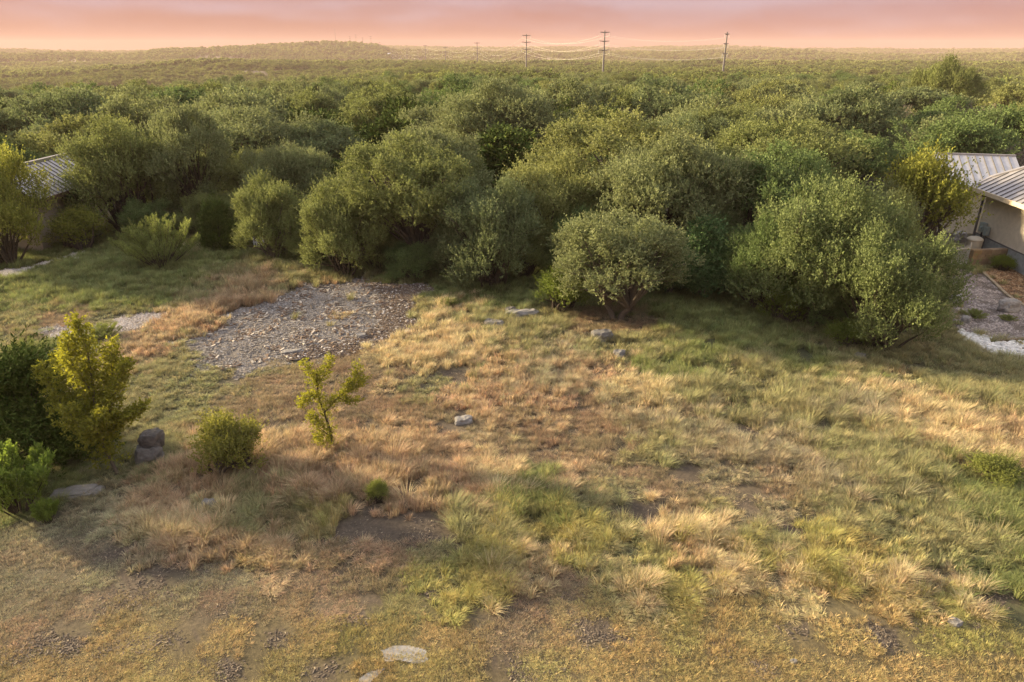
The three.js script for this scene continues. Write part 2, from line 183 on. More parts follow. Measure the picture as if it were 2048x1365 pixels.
// ---------- leaves, limbs, trees ----------
class Leaves {
  constructor(n) { this.p = new Float32Array(n * 12); this.c = new Float32Array(n * 12); this.i = new Uint32Array(n * 6); this.n = 0; this.max = n; }
  add(x, y, z, d, s, L, W, r, g, b) { // a pointed leaf from (x, y, z) along d, its width along s
    if (this.n >= this.max) return;
    const o = this.n * 12, q = this.n * 4, f = this.n * 6, p = this.p, c = this.c, m = 0.48 * L, w = W / 2, up = W * 0.22;
    p[o] = x; p[o + 1] = y; p[o + 2] = z;
    p[o + 3] = x + d[0] * m + s[0] * w; p[o + 4] = y + d[1] * m + s[1] * w + up; p[o + 5] = z + d[2] * m + s[2] * w;
    p[o + 6] = x + d[0] * L; p[o + 7] = y + d[1] * L; p[o + 8] = z + d[2] * L;
    p[o + 9] = x + d[0] * m - s[0] * w; p[o + 10] = y + d[1] * m - s[1] * w + up; p[o + 11] = z + d[2] * m - s[2] * w;
    for (let k = 0; k < 12; k += 3) { c[o + k] = r; c[o + k + 1] = g; c[o + k + 2] = b; }
    this.i.set([q, q + 1, q + 2, q, q + 2, q + 3], f); this.n++;
  }
  geometry() { const g = new THREE.BufferGeometry(), n = this.n; g.setAttribute('position', new THREE.BufferAttribute(this.p.slice(0, n * 12), 3)); g.setAttribute('color', new THREE.BufferAttribute(this.c.slice(0, n * 12), 3)); g.setIndex(new THREE.BufferAttribute(this.i.slice(0, n * 6), 1)); return g; }
}
const norm = (v) => { const l = Math.hypot(v[0], v[1], v[2]) || 1; return [v[0] / l, v[1] / l, v[2] / l]; };
const cross = (a, b) => [a[1] * b[2] - a[2] * b[1], a[2] * b[0] - a[0] * b[2], a[0] * b[1] - a[1] * b[0]];
const ball = (R) => { const u = R() * 2 - 1, t = R() * 6.283, s = Math.sqrt(1 - u * u); return [s * Math.cos(t), u, s * Math.sin(t)]; };
function shoot(lv, R, p, d, len, n, L, W, ca, cb, tone, spread = 0.9) {
  for (let i = 0; i < n; i++) {
    const t = len * (0.1 + 0.9 * (i + R()) / n), b = ball(R), e = norm([d[0] * 0.7 + b[0] * spread, d[1] * 0.7 + b[1] * spread, d[2] * 0.7 + b[2] * spread]), s = norm(cross(e, ball(R)));
    const k = R(), v = tone * (0.87 + 0.26 * R()), l = L * (0.7 + 0.6 * R());
    lv.add(p[0] + d[0] * t, p[1] + d[1] * t, p[2] + d[2] * t, e, s, l, W * l / L, lerp(ca[0], cb[0], k) * v, lerp(ca[1], cb[1], k) * v, lerp(ca[2], cb[2], k) * v);
  }
}
function limb(pts, r0, r1, sides = 6) { // a tapering, bending tube
  const curve = new THREE.CatmullRomCurve3(pts.map((p) => new THREE.Vector3(...p))), n = Math.max(4, pts.length * 3);
  const g = new THREE.TubeGeometry(curve, n, 1, sides, false), a = g.attributes.position, P = new THREE.Vector3();
  for (let i = 0; i <= n; i++) { const r = lerp(r0, r1, i / n); curve.getPointAt(i / n, P); for (let j = 0; j <= sides; j++) { const k = i * (sides + 1) + j; a.setXYZ(k, P.x + (a.getX(k) - P.x) * r, P.y + (a.getY(k) - P.y) * r, P.z + (a.getZ(k) - P.z) * r); } }
  return g;
}
const leafMat = (c = [1, 1, 1], t = 0.35) => new THREE.MeshPhysicalMaterial({ color: rgb(...c), vertexColors: true, roughness: 1, transmission: t, thickness: 0, side: THREE.DoubleSide, flatShading: true, specularIntensity: 0.4 });
const bark = std([0.16, 0.135, 0.11], { map: rep(barkTex, 2, 3), bumpMap: barkTex, bumpScale: 0.02 });
const paleBark = std([0.30, 0.27, 0.235], { map: rep(barkTex, 2, 3), bumpMap: barkTex, bumpScale: 0.02 });

// rounded oak: lobes of leafy shoots carried on limbs; about 6 m across and 5 m tall, base at the origin
function oakShape(seed, o = {}) {
  const { wide0 = 0.92, leaves = 54000, W = 6, H = 5, low = 0.9, lobes = 95, ca = [0.12, 0.145, 0.055], cb = [0.215, 0.235, 0.11], L = 0.1, wd = 0.056, stems = 2, up = 0.55, lobeR = 0.08, rag = 0.6, spiky = 0.14, twigs = 26 } = o;
  const R = rng(seed), lv = new Leaves(leaves), cy = (H + low) / 2, ry = (H - low) / 2, list = [];
  const shape = (d) => 1 + rag * fbm(d[0] * 1.3 + seed, d[1] * 1.3, d[2] * 1.3, 2) * 1.6;
  for (let i = 0; i < lobes; i++) {
    let d = ball(R); if (d[1] < -0.55) d[1] *= -1;
    const k = shape(d) * (i < lobes * 0.75 ? 0.72 + 0.22 * R() : 0.35 + 0.25 * R()), wide = d[1] < -0.1 ? wide0 : 1;
    const r = W * lobeR * (0.65 + 0.75 * R());
    list.push({ c: [d[0] * W / 2 * k * wide, cy + d[1] * ry * k, d[2] * W / 2 * k * wide], r, tone: 0.82 + 0.36 * R(), d });
  }
  const total = list.reduce((s, l) => s + l.r * l.r, 0), per = 9;
  for (const l of list) {
    const n = Math.floor(leaves / per * l.r * l.r / total);
    for (let i = 0; i < n; i++) {
      const b = ball(R); if (b[1] < -0.3 && R() < 0.5) b[1] *= -1;
      const f = 0.3 + 0.7 * Math.sqrt(R()), p = [l.c[0] + b[0] * l.r * f, l.c[1] + b[1] * l.r * 0.82 * f, l.c[2] + b[2] * l.r * f], q = ball(R);
      const d = norm([b[0] * 0.6 + q[0] * 0.5 + l.d[0] * 0.35, b[1] * 0.5 + q[1] * 0.4 + up, b[2] * 0.6 + q[2] * 0.5 + l.d[2] * 0.35]);
      shoot(lv, R, p, d, (R() < spiky ? 0.62 : 0.34) * (0.7 + 0.6 * R()), per, L, wd, ca, cb, l.tone * (0.9 + 0.2 * R()));
    }
  }
  const wood = [], fork = low * 0.7;
  for (let s = 0; s < stems; s++) {
    const a = s * 6.283 / stems + R(), bx = Math.cos(a) * 0.18, bz = Math.sin(a) * 0.18, f = [bx * 3.2, fork * (0.9 + 0.5 * R()), bz * 3.2];
    wood.push(limb([[bx, -0.12, bz], [bx * 1.5 + (R() - 0.5) * 0.2, fork * 0.5, bz * 1.5 + (R() - 0.5) * 0.2], f], 0.17, 0.12, 8));
    for (let i = s; i < list.length; i += stems) if (i < 44) { const c = list[i].c, m = [lerp(f[0], c[0], 0.45) + (R() - 0.5) * 0.5, lerp(f[1], c[1], 0.55) + (R() - 0.3) * 0.4, lerp(f[2], c[2], 0.45) + (R() - 0.5) * 0.5]; wood.push(limb([f, m, c], 0.085, 0.02, 5)); }
  }
  for (let i = 0; i < twigs; i++) { const l = list[Math.floor(R() * list.length)], q = ball(R), d = norm([l.d[0] + q[0] * 0.6, l.d[1] * 0.6 + 0.3 + q[1] * 0.4, l.d[2] + q[2] * 0.6]), e = l.r * (1.1 + 0.9 * R()), p = l.c, m = [p[0] + d[0] * e * 0.55 + (R() - 0.5) * 0.12, p[1] + d[1] * e * 0.55, p[2] + d[2] * e * 0.55 + (R() - 0.5) * 0.12]; wood.push(limb([p, m, [p[0] + d[0] * e, p[1] + d[1] * e + 0.08, p[2] + d[2] * e]], 0.018, 0.006, 3)); }
  return { crown: lv.geometry(), trunk: mergeGeometries(wood) };
}
// juniper: dense upright fronds, narrower at the top
function juniperShape(seed, o = {}) {
  const { leaves = 40000, W = 3, H = 4, low = 0.3, ca = [0.040, 0.065, 0.016], cb = [0.085, 0.115, 0.030], blunt = 0.6, L = 0.15, wd = 0.04, stems = 2 } = o;
  const R = rng(seed), lv = new Leaves(leaves), per = 8, n = Math.floor(leaves / per), plumes = [];
  for (let i = 0; i < 70; i++) { const t = Math.pow(R(), 1.25), a = R() * 6.283, rad = W / 2 * Math.pow(1 - t, blunt) * (0.45 + 0.55 * R()) * (0.85 + 0.35 * fbm(Math.cos(a) * 1.5 + seed, t * 3, Math.sin(a) * 1.5, 2) * 2); plumes.push([Math.cos(a) * rad, low + (H - low - 0.4) * t, Math.sin(a) * rad, 0.85 + 0.3 * R(), 0.28 + 0.16 * R() * W]); }
  for (let i = 0; i < n; i++) {
    const q = plumes[Math.floor(R() * plumes.length)], b = ball(R), f = Math.cbrt(R()), r = q[4], p = [q[0] + b[0] * r * f, q[1] + b[1] * r * 1.35 * f, q[2] + b[2] * r * f], o2 = norm([p[0], 0.4, p[2]]), k = ball(R);
    const d = norm([o2[0] * 0.55 + k[0] * 0.35, 0.75 + k[1] * 0.3, o2[2] * 0.55 + k[2] * 0.35]);
    if (p[1] > 0.05) shoot(lv, R, p, d, 0.3 * (0.7 + 0.6 * R()), per, L, wd, ca, cb, q[3] * (0.85 + 0.3 * R()), 0.55);
  }
  const wood = [];
  for (let s = 0; s < stems; s++) { const a = s * 6.283 / stems, x = Math.cos(a) * 0.12, z = Math.sin(a) * 0.12; wood.push(limb([[x, -0.1, z], [x * 2, H * 0.3, z * 2], [x, H * 0.85, z]], 0.1, 0.02, 6)); }
  for (let i = 0; i < 16; i++) { const q = plumes[i]; wood.push(limb([[0, q[1] * 0.5, 0], [q[0] * 0.5, q[1] * 0.75, q[2] * 0.5], [q[0], q[1], q[2]]], 0.04, 0.012, 4)); }
  return { crown: lv.geometry(), trunk: mergeGeometries(wood) };
}
// shrub of upright feathery plumes that fan out from the base
function plumeShape(seed, o = {}) {
  const { leaves = 26000, W = 3, H = 2.4, stems = 64, ca = [0.13, 0.165, 0.045], cb = [0.21, 0.25, 0.08], L = 0.075, wd = 0.02, low = 0.35 } = o;
  const R = rng(seed), lv = new Leaves(leaves), wood = [], per = Math.floor(leaves / stems / 6 / 7);
  for (let s = 0; s < stems; s++) {
    const a = R() * 6.283, out = Math.sqrt(R()) * W / 2, h = H * (0.62 + 0.38 * R()) * (1 - 0.35 * Math.pow(out / (W / 2), 2)), tip = [Math.cos(a) * out, h, Math.sin(a) * out], mid = [tip[0] * 0.6, h * 0.5, tip[2] * 0.6];
    wood.push(limb([[tip[0] * 0.12, -0.06, tip[2] * 0.12], mid, tip], 0.018, 0.005, 4));
    const tone = 0.8 + 0.4 * R();
    for (let k = 0; k < per * 6; k++) {
      const t = low + (1 - low) * Math.pow(R(), 0.8), w = 0.16 * (1.25 - t), x = t < 0.5 ? lerp(tip[0] * 0.12, mid[0], t * 2) : lerp(mid[0], tip[0], t * 2 - 1), z = t < 0.5 ? lerp(tip[2] * 0.12, mid[2], t * 2) : lerp(mid[2], tip[2], t * 2 - 1), b = ball(R);
      shoot(lv, R, [x + b[0] * w, h * t + b[1] * w, z + b[2] * w], norm([b[0] * 0.35 + tip[0] * 0.12, 1, b[2] * 0.35 + tip[2] * 0.12]), 0.16, 7, L, wd, ca, cb, tone * (0.85 + 0.3 * R()), 0.4);
    }
  }
  return { crown: lv.geometry(), trunk: mergeGeometries(wood) };
}
// a young tree given by its own branches: [points, radius, leaf reach, leaves per metre]
function saplingShape(seed, branches, o = {}) {
  const { leaves = 16000, L = 0.075, wd = 0.045, ca = [0.17, 0.19, 0.025], cb = [0.27, 0.27, 0.045] } = o;
  const R = rng(seed), lv = new Leaves(leaves), wood = [];
  for (const [pts, r, reach, dens] of branches) {
    wood.push(limb(pts, r, r * 0.25, 6));
    if (!dens) continue;
    const curve = new THREE.CatmullRomCurve3(pts.map((p) => new THREE.Vector3(...p))), len = curve.getLength(), n = Math.floor(len * dens / 6), P = new THREE.Vector3();
    for (let i = 0; i < n; i++) { const t = 0.12 + 0.88 * R(); curve.getPointAt(t, P); const b = ball(R), f = reach * (1.1 - 0.75 * t) * R(), tone = 0.8 + 0.4 * fbm(P.x * 4, P.y * 4, P.z * 4 + seed, 2) + 0.2 * R(); shoot(lv, R, [P.x + b[0] * f, P.y + b[1] * f * 0.8, P.z + b[2] * f], norm([b[0] * 0.6, b[1] * 0.5 + 0.5, b[2] * 0.6]), 0.14, 6, L, wd, ca, cb, tone, 1); }
  }
  return { crown: lv.geometry(), trunk: mergeGeometries(wood) };
}
function plantOf(shape, name, label, category, [x, z], sx, sy, turn, leaf, wood, group, foliage = 'crown', stem = 'trunk') {
  const t = thing(name, label, category, [x, ground(x, z) - 0.02, z], turn, group);
  part(stem, shape.trunk, wood, t); part(foliage, shape.crown, leaf, t);
  t.scale.set(sx, sy, sx); return t;
}
// ---------- plant kinds ----------
const OAKS = [
  oakShape(11), oakShape(23, { low: 0.4, stems: 3, lobes: 80, rag: 0.55, lobeR: 0.088 }), oakShape(37, { H: 5.4, lobeR: 0.074, lobes: 115 }), oakShape(41, { W: 7, H: 5, low: 1.5, stems: 2, rag: 0.55, lobes: 85, leaves: 60000 }), oakShape(59, { low: 0.3, rag: 0.6, lobeR: 0.096, lobes: 66, spiky: 0.22 }),
];
const SHRUB_OAK = oakShape(71, { low: -0.3, wide0: 1.12, W: 5, H: 4, stems: 4, lobes: 100, lobeR: 0.088, spiky: 0.3, up: 0.8, leaves: 72000, L: 0.085, wd: 0.05 });
const JUNIPERS = [juniperShape(101), juniperShape(113, { W: 3.6, H: 3.8, blunt: 0.45 }), juniperShape(127, { W: 2.6, low: 0.9, stems: 4 })];
const PLUME = plumeShape(151), PLUME_TALL = plumeShape(163, { ca: [0.13, 0.20, 0.03], cb: [0.22, 0.30, 0.055], W: 1.6, H: 1.7, stems: 26, leaves: 20000, wd: 0.028 });
const BUSH = oakShape(181, { W: 2, H: 1.6, low: 0.1, lobes: 40, rag: 1.0, stems: 5, leaves: 18000, L: 0.07, wd: 0.04, ca: [0.14, 0.16, 0.03], cb: [0.24, 0.24, 0.055], up: 0.9, spiky: 0.3, lobeR: 0.16 });
const BARE_BRUSH = oakShape(197, { W: 4, H: 3.6, low: 0.4, lobes: 60, leaves: 7000, ca: [0.15, 0.125, 0.10], cb: [0.24, 0.205, 0.165], L: 0.2, wd: 0.02, stems: 4 });

// lighter shapes of the same trees, for those farther away
const FAR_OAKS = [[11, { rag: 0.8 }], [23, { low: 0.4, stems: 3, lobes: 80, rag: 0.9, lobeR: 0.09 }], [37, { H: 5.4, lobeR: 0.074, lobes: 115 }], [41, { W: 7, low: 1.5, rag: 0.9, lobes: 80 }], [59, { low: 0.3, rag: 0.95, lobeR: 0.096, lobes: 66, spiky: 0.22 }], [67, { W: 5, H: 5.6, low: 1.2, rag: 0.7, lobes: 70 }]].map(([k, o]) => oakShape(k, { ...o, leaves: 24000, L: 0.155, wd: 0.08, twigs: 12 }));
const FAR_JUNIPERS = [[101, {}], [113, { W: 3.6, H: 3.8, blunt: 0.45 }], [127, { W: 2.6, low: 0.9, stems: 4 }]].map(([k, o]) => juniperShape(k, { ...o, leaves: 20000, L: 0.2, wd: 0.055 }));
const LEAF = { silver: leafMat([1.25, 1.25, 1.2]), olive: leafMat([1.15, 1.16, 0.85]), deep: leafMat([0.8, 1.0, 0.72]), gold: leafMat([1.5, 1.4, 0.6], 0.45), bushy: leafMat([0.95, 1.05, 0.82]), straw: leafMat([1.35, 1.28, 0.95]), grey: leafMat([1.0, 1.08, 1.05]), juniper: leafMat([1.4, 1.35, 1.05], 0), blueJuniper: leafMat([1.5, 1.75, 2.5], 0), bright: leafMat([1.25, 1.2, 1.05], 0.5), sunny: leafMat([1.35, 1.3, 0.85], 0.55), dry: leafMat([1, 1, 1], 0) };

// the trees and bushes that ring the clearing, one by one
const NEARTREES = [];
function near(shape, w0, h0, name, label, x, z, W, H, turn, leaf, wood = bark, category = 'tree') { NEARTREES.push([x, z, W * 0.45]); return plantOf(shape, name, label, category, [x, z], W / w0, H / h0, turn, leaf, wood); }
near(OAKS[0], 6, 5, 'live_oak_tree', 'round-headed live oak with two pale trunks standing alone in the grass', 4.49, -27.3, 5.6, 4.15, 0.4, LEAF.silver, paleBark);
near(SHRUB_OAK, 5, 4, 'live_oak_tree', 'dark green bushy oak leaning over the gravel walk beside the white stones', 14.1, -24.2, 4.0, 4.2, 1.1, LEAF.bushy);
near(SHRUB_OAK, 5, 4, 'live_oak_tree', 'large bushy oak with feathery sunlit top behind the oak by the gravel walk', 13.1, -27.4, 5.7, 5.3, 3.0, LEAF.bushy);
near(SHRUB_OAK, 5, 4, 'live_oak_tree', 'low spreading oak at the woodland edge beside the large bushy oak', 11.2, -28.4, 3.4, 3.7, 2.1, LEAF.deep);
near(SHRUB_OAK, 5, 4, 'live_oak_tree', 'small glossy oak with drooping skirts beside the mulch clearing', -8.5, -33.4, 4.0, 4.1, 0.9, LEAF.olive);
near(OAKS[2], 6, 5.4, 'live_oak_tree', 'broad olive-green oak rising behind the mulch clearing', -5.0, -34.2, 6.6, 6.2, 2.6, LEAF.olive);
near(SHRUB_OAK, 5, 4, 'live_oak_tree', 'grey-green oak with foliage to the ground beside the flat grey boulder', -0.9, -32.0, 4.5, 4.6, 4.0, LEAF.grey);
near(SHRUB_OAK, 5, 4, 'live_oak_tree', 'yellow-lit oak between the grey-green oak and the round-headed oak', 1.9, -35.4, 5.6, 5.1, 5.1, LEAF.straw);
near(JUNIPERS[2], 2.6, 4, 'juniper_tree', 'blue-green juniper on thin bare stems behind the round-headed oak', 8.7, -30.0, 2.6, 3.5, 0.3, LEAF.blueJuniper, paleBark);
near(JUNIPERS[2], 2.6, 4, 'juniper_tree', 'short blue-green juniper tucked behind the crown of the round-headed oak', 7.4, -30.6, 2.3, 2.9, 1.9, LEAF.blueJuniper, paleBark);
near(OAKS[3], 7, 5, 'live_oak_tree', 'tall dark live oak towering behind the round-headed oak', 7.7, -33.6, 7.4, 6.1, 1.2, LEAF.silver);
near(OAKS[2], 6, 5.4, 'live_oak_tree', 'tall shaded live oak behind the blue-green junipers', 11.9, -32.8, 6.6, 6.0, 0.2, LEAF.deep);
near(SHRUB_OAK, 5, 4, 'live_oak_tree', 'bushy small oak beside the white slatted panel', -13.0, -36.4, 3.7, 4.0, 0.6, LEAF.olive, paleBark);
near(JUNIPERS[1], 3.6, 3.8, 'juniper_tree', 'squat rounded juniper between the plumed shrub and the white slatted panel', -16.7, -38.3, 2.6, 2.8, 2.2, LEAF.juniper, bark);
near(SHRUB_OAK, 5, 4, 'live_oak_tree', 'dense round oak covering the end of the striped grey roof', -23.7, -42.4, 6.0, 6.2, 3.3, LEAF.olive);
near(OAKS[1], 6, 5, 'live_oak_tree', 'tall hazy oak beside the dense round oak near the grey roof', -20.2, -43.6, 5.6, 7.0, 0.1, LEAF.silver);
near(OAKS[4], 6, 5, 'live_oak_tree', 'pale-tipped oak behind the bushy small oak', -13.4, -42.2, 5.0, 5.2, 1.0, LEAF.silver);
near(SHRUB_OAK, 5, 4, 'live_oak_tree', 'yellow-leaved tree in front of the striped grey roof', -27.1, -35.2, 4.5, 5.7, 2.0, LEAF.gold, bark);
near(BUSH, 2, 1.6, 'evergreen_shrub', 'large yellow-green shrub beside the buff outbuilding', 22.7, -37.9, 3.9, 4.1, 1.0, LEAF.olive, bark, 'shrub');
near(OAKS[3], 7, 5, 'live_oak_tree', 'spreading oak with its forked limbs showing through an open crown', -0.9, -58, 10.5, 7.6, 0.8, LEAF.silver, paleBark);
near(OAKS[0], 6, 5, 'live_oak_tree', 'low rounded oak behind the broad olive-green oak', -4.4, -47, 6.8, 4.9, 5.5, LEAF.silver);
near(OAKS[3], 7, 5, 'live_oak_tree', 'tallest tree, rising alone above the canopy with a domed open crown', 58.5, -98, 8.8, 10.6, 4.2, LEAF.olive);
near(BUSH, 2, 1.6, 'evergreen_shrub', 'low dark bush at the foot of the round-headed oak', 2.2, -28.3, 1.7, 1.4, 0.5, LEAF.deep, bark, 'shrub');
near(BUSH, 2, 1.6, 'evergreen_shrub', 'knee-high dark seedling bush in front of the oak by the gravel walk', 12.9, -24.3, 1.3, 0.8, 2.5, LEAF.deep, bark, 'shrub');
near(BUSH, 2, 1.6, 'evergreen_shrub', 'low dark bush under the low spreading oak', 11.6, -27.0, 1.8, 1.3, 3.5, LEAF.deep, bark, 'shrub');
near(BUSH, 2, 1.6, 'evergreen_shrub', 'rounded green shrub against the low stone wall', 25.5, -34.2, 1.0, 0.6, 0.5, LEAF.deep, bark, 'shrub');
near(PLUME, 3, 2.4, 'plumed_shrub', 'spreading bright green feathery shrub beside the pale gravel path', -18.6, -34.9, 4.4, 2.9, 0, LEAF.bright, bark, 'shrub');
near(PLUME_TALL, 1.6, 1.7, 'plumed_shrub', 'upright lime-green feathery shrub beside the dark juniper bush', -12.2, -13.9, 2.0, 2.0, 0, LEAF.bright, bark, 'shrub');
near(PLUME_TALL, 1.6, 1.7, 'plumed_shrub', 'small lime-green sprig next to the upright feathery shrub', -11.2, -13.5, 0.6, 0.75, 1, LEAF.bright, bark, 'shrub');
near(JUNIPERS[1], 3.6, 3.8, 'juniper_tree', 'dark juniper bush beside the yellow-leaved young tree', -13.2, -16.4, 3.5, 3.2, 0.7, LEAF.juniper, bark);
near(BUSH, 2, 1.6, 'evergreen_shrub', 'round yellow-green shrub alone in the orange grass', -7.55, -15.75, 1.5, 1.25, 0, LEAF.bright, bark, 'shrub');
near(BUSH, 2, 1.6, 'evergreen_shrub', 'grey-leaved shrub by the corner of the striped-roof house', -25.0, -38.6, 2.4, 1.7, 4, LEAF.olive, bark, 'shrub');

[
  [-10.6, -35.6, 2.6, 2.4, 'olive', 'low bushy oak thicket between the small glossy oak and the bushy small oak'],
  [-6.9, -34.6, 2.8, 2.6, 'olive', 'low bushy oak thicket between the small glossy oak and the broad olive-green oak'],
  [-4.9, -33.0, 2.6, 1.7, 'deep', 'low bushy oak thicket under the broad olive-green oak behind the mulch clearing'],
  [-2.9, -33.4, 3.0, 2.8, 'grey', 'low bushy oak thicket between the broad olive-green oak and the grey-green oak'],
  [0.7, -33.2, 2.6, 2.7, 'olive', 'low bushy oak thicket between the grey-green oak and the yellow-lit oak'],
  [3.4, -33.4, 3.2, 3.2, 'deep', 'low bushy oak thicket behind the round-headed oak, under the yellow-lit oak'],
  [5.9, -31.8, 3.0, 2.8, 'deep', 'low bushy oak thicket directly behind the trunk of the round-headed oak'],
  [10.2, -30.8, 3.0, 3.2, 'deep', 'low bushy oak thicket beside the blue-green juniper on bare stems'],
  [9.6, -32.6, 3.4, 4.0, 'silver', 'low bushy oak thicket filling the gap between the two tall shaded oaks'],
  [-15.2, -40.6, 3.4, 2.8, 'olive', 'low bushy oak thicket behind the white slatted panel'],
  [-18.6, -41.4, 3.2, 2.6, 'olive', 'low bushy oak thicket behind the squat rounded juniper'],
  [-21.8, -40.6, 3.0, 2.2, 'deep', 'low bushy oak thicket under the dense round oak near the striped roof'],
  [16.9, -31.2, 3.6, 4.2, 'olive', 'low bushy oak thicket behind the large bushy oak with the feathery top'],
  [20.0, -36.5, 3.4, 3.6, 'silver', 'low bushy oak thicket between the large bushy oak and the yellow-green shrub'],
  [12.6, -26.6, 2.6, 1.9, 'deep', 'low bushy oak thicket filling the gap below the large bushy oak']
].forEach(([x, z, W, H, t, label], i) => near(SHRUB_OAK, 5, 4, 'oak_thicket', label, x, z, W, H, i * 1.9, LEAF[t], bark, 'shrub'));
{ // the yellow-leaved young tree and the lone sapling
  const V = (x, y, z = 0) => [x, y, z];
  const yellow = saplingShape(211, [
    [[V(0, -0.1), V(-0.12, 0.5), V(-0.22, 0.95), V(-0.25, 1.8, -0.1), V(-0.1, 2.9, -0.1), V(0.02, 3.7), V(-0.05, 4.5)], 0.05, 0.55, 1400],
    [[V(-0.22, 1.0), V(0.15, 1.7, 0.2), V(0.55, 2.6, 0.1), V(0.95, 3.35)], 0.03, 0.36, 1240],
    [[V(-0.22, 1.1), V(0.35, 1.6, -0.1), V(0.85, 1.9, 0.1), V(1.2, 2.15)], 0.028, 0.36, 1400],
    [[V(-0.25, 1.2), V(-0.6, 1.9, -0.3), V(-0.9, 2.7, -0.4), V(-1.0, 3.4, -0.4)], 0.03, 0.5, 1240],
    [[V(-0.25, 1.3), V(-0.8, 1.8, 0.1), V(-1.3, 2.4, -0.3), V(-1.7, 3.0, -0.5)], 0.03, 0.5, 1120],
    [[V(-0.2, 1.9), V(0.2, 2.5, -0.3), V(0.4, 3.1, -0.2), V(0.55, 3.8, -0.2)], 0.025, 0.4, 1240],
    [[V(-0.22, 1.2), V(0.0, 1.6, 0.4), V(0.25, 2.0, 0.6), V(0.5, 2.3, 0.7)], 0.025, 0.45, 1400],
    [[V(-0.2, 1.1), V(-0.4, 1.7, 0.4), V(-0.5, 2.3, 0.5)], 0.025, 0.5, 1400],
    [[V(-0.15, 2.6), V(-0.35, 3.3, 0.1), V(-0.3, 4.1, 0.15)], 0.02, 0.35, 1120],
  ], { leaves: 30000, L: 0.068, wd: 0.042 });
  plantOf(yellow, 'young_tree', 'yellow-leaved young tree on a thin pale crooked stem beside the dark juniper bush', 'tree', [-10.63, -15.6], 1, 1, 0, LEAF.sunny, paleBark); NEARTREES.push([-10.6, -15.6, 1]);
  const lone = saplingShape(223, [
    [[V(0, -0.1), V(-0.02, 0.6), V(-0.14, 1.3), V(-0.25, 1.9), V(-0.2, 2.5)], 0.045, 0.2, 480],
    [[V(-0.14, 1.25), V(0.2, 1.65, 0.05), V(0.55, 1.95), V(0.85, 2.35), V(0.95, 2.75)], 0.026, 0.24, 975],
    [[V(0.5, 1.9), V(0.85, 2.1, 0.1), V(1.2, 2.45, 0.1)], 0.014, 0.18, 900],
    [[V(-0.2, 1.7), V(-0.4, 1.85, 0.1), V(-0.6, 1.7, 0.2), V(-0.66, 1.5, 0.2)], 0.018, 0.26, 1350],
    [[V(-0.22, 2.0), V(-0.35, 2.4), V(-0.55, 2.8)], 0.014, 0.2, 900],
    [[V(-0.22, 2.1), V(0.02, 2.5, -0.1), V(0.2, 2.95, -0.1)], 0.014, 0.18, 900],
    [[V(-0.05, 0.5), V(-0.25, 0.8, 0.1), V(-0.45, 1.0, 0.1), V(-0.5, 1.2)], 0.016, 0.26, 1200],
    [[V(0.3, 1.75), V(0.6, 1.65, 0.1), V(0.95, 1.7, 0.1)], 0.014, 0.18, 750],
    [[V(-0.05, 0.3), V(-0.3, 0.5, 0.2), V(-0.35, 0.65, 0.2)], 0.012, 0.22, 1050],
  ], { leaves: 14000, L: 0.052, wd: 0.032, ca: [0.16, 0.19, 0.02], cb: [0.30, 0.29, 0.045] });
  plantOf(lone, 'sapling', 'lone crooked sapling with sparse yellow-green leaves in the orange grass', 'sapling', [-5.1, -16.75], 1, 1, 0, LEAF.sunny, bark); NEARTREES.push([-5.1, -16.7, 0.6]);
}

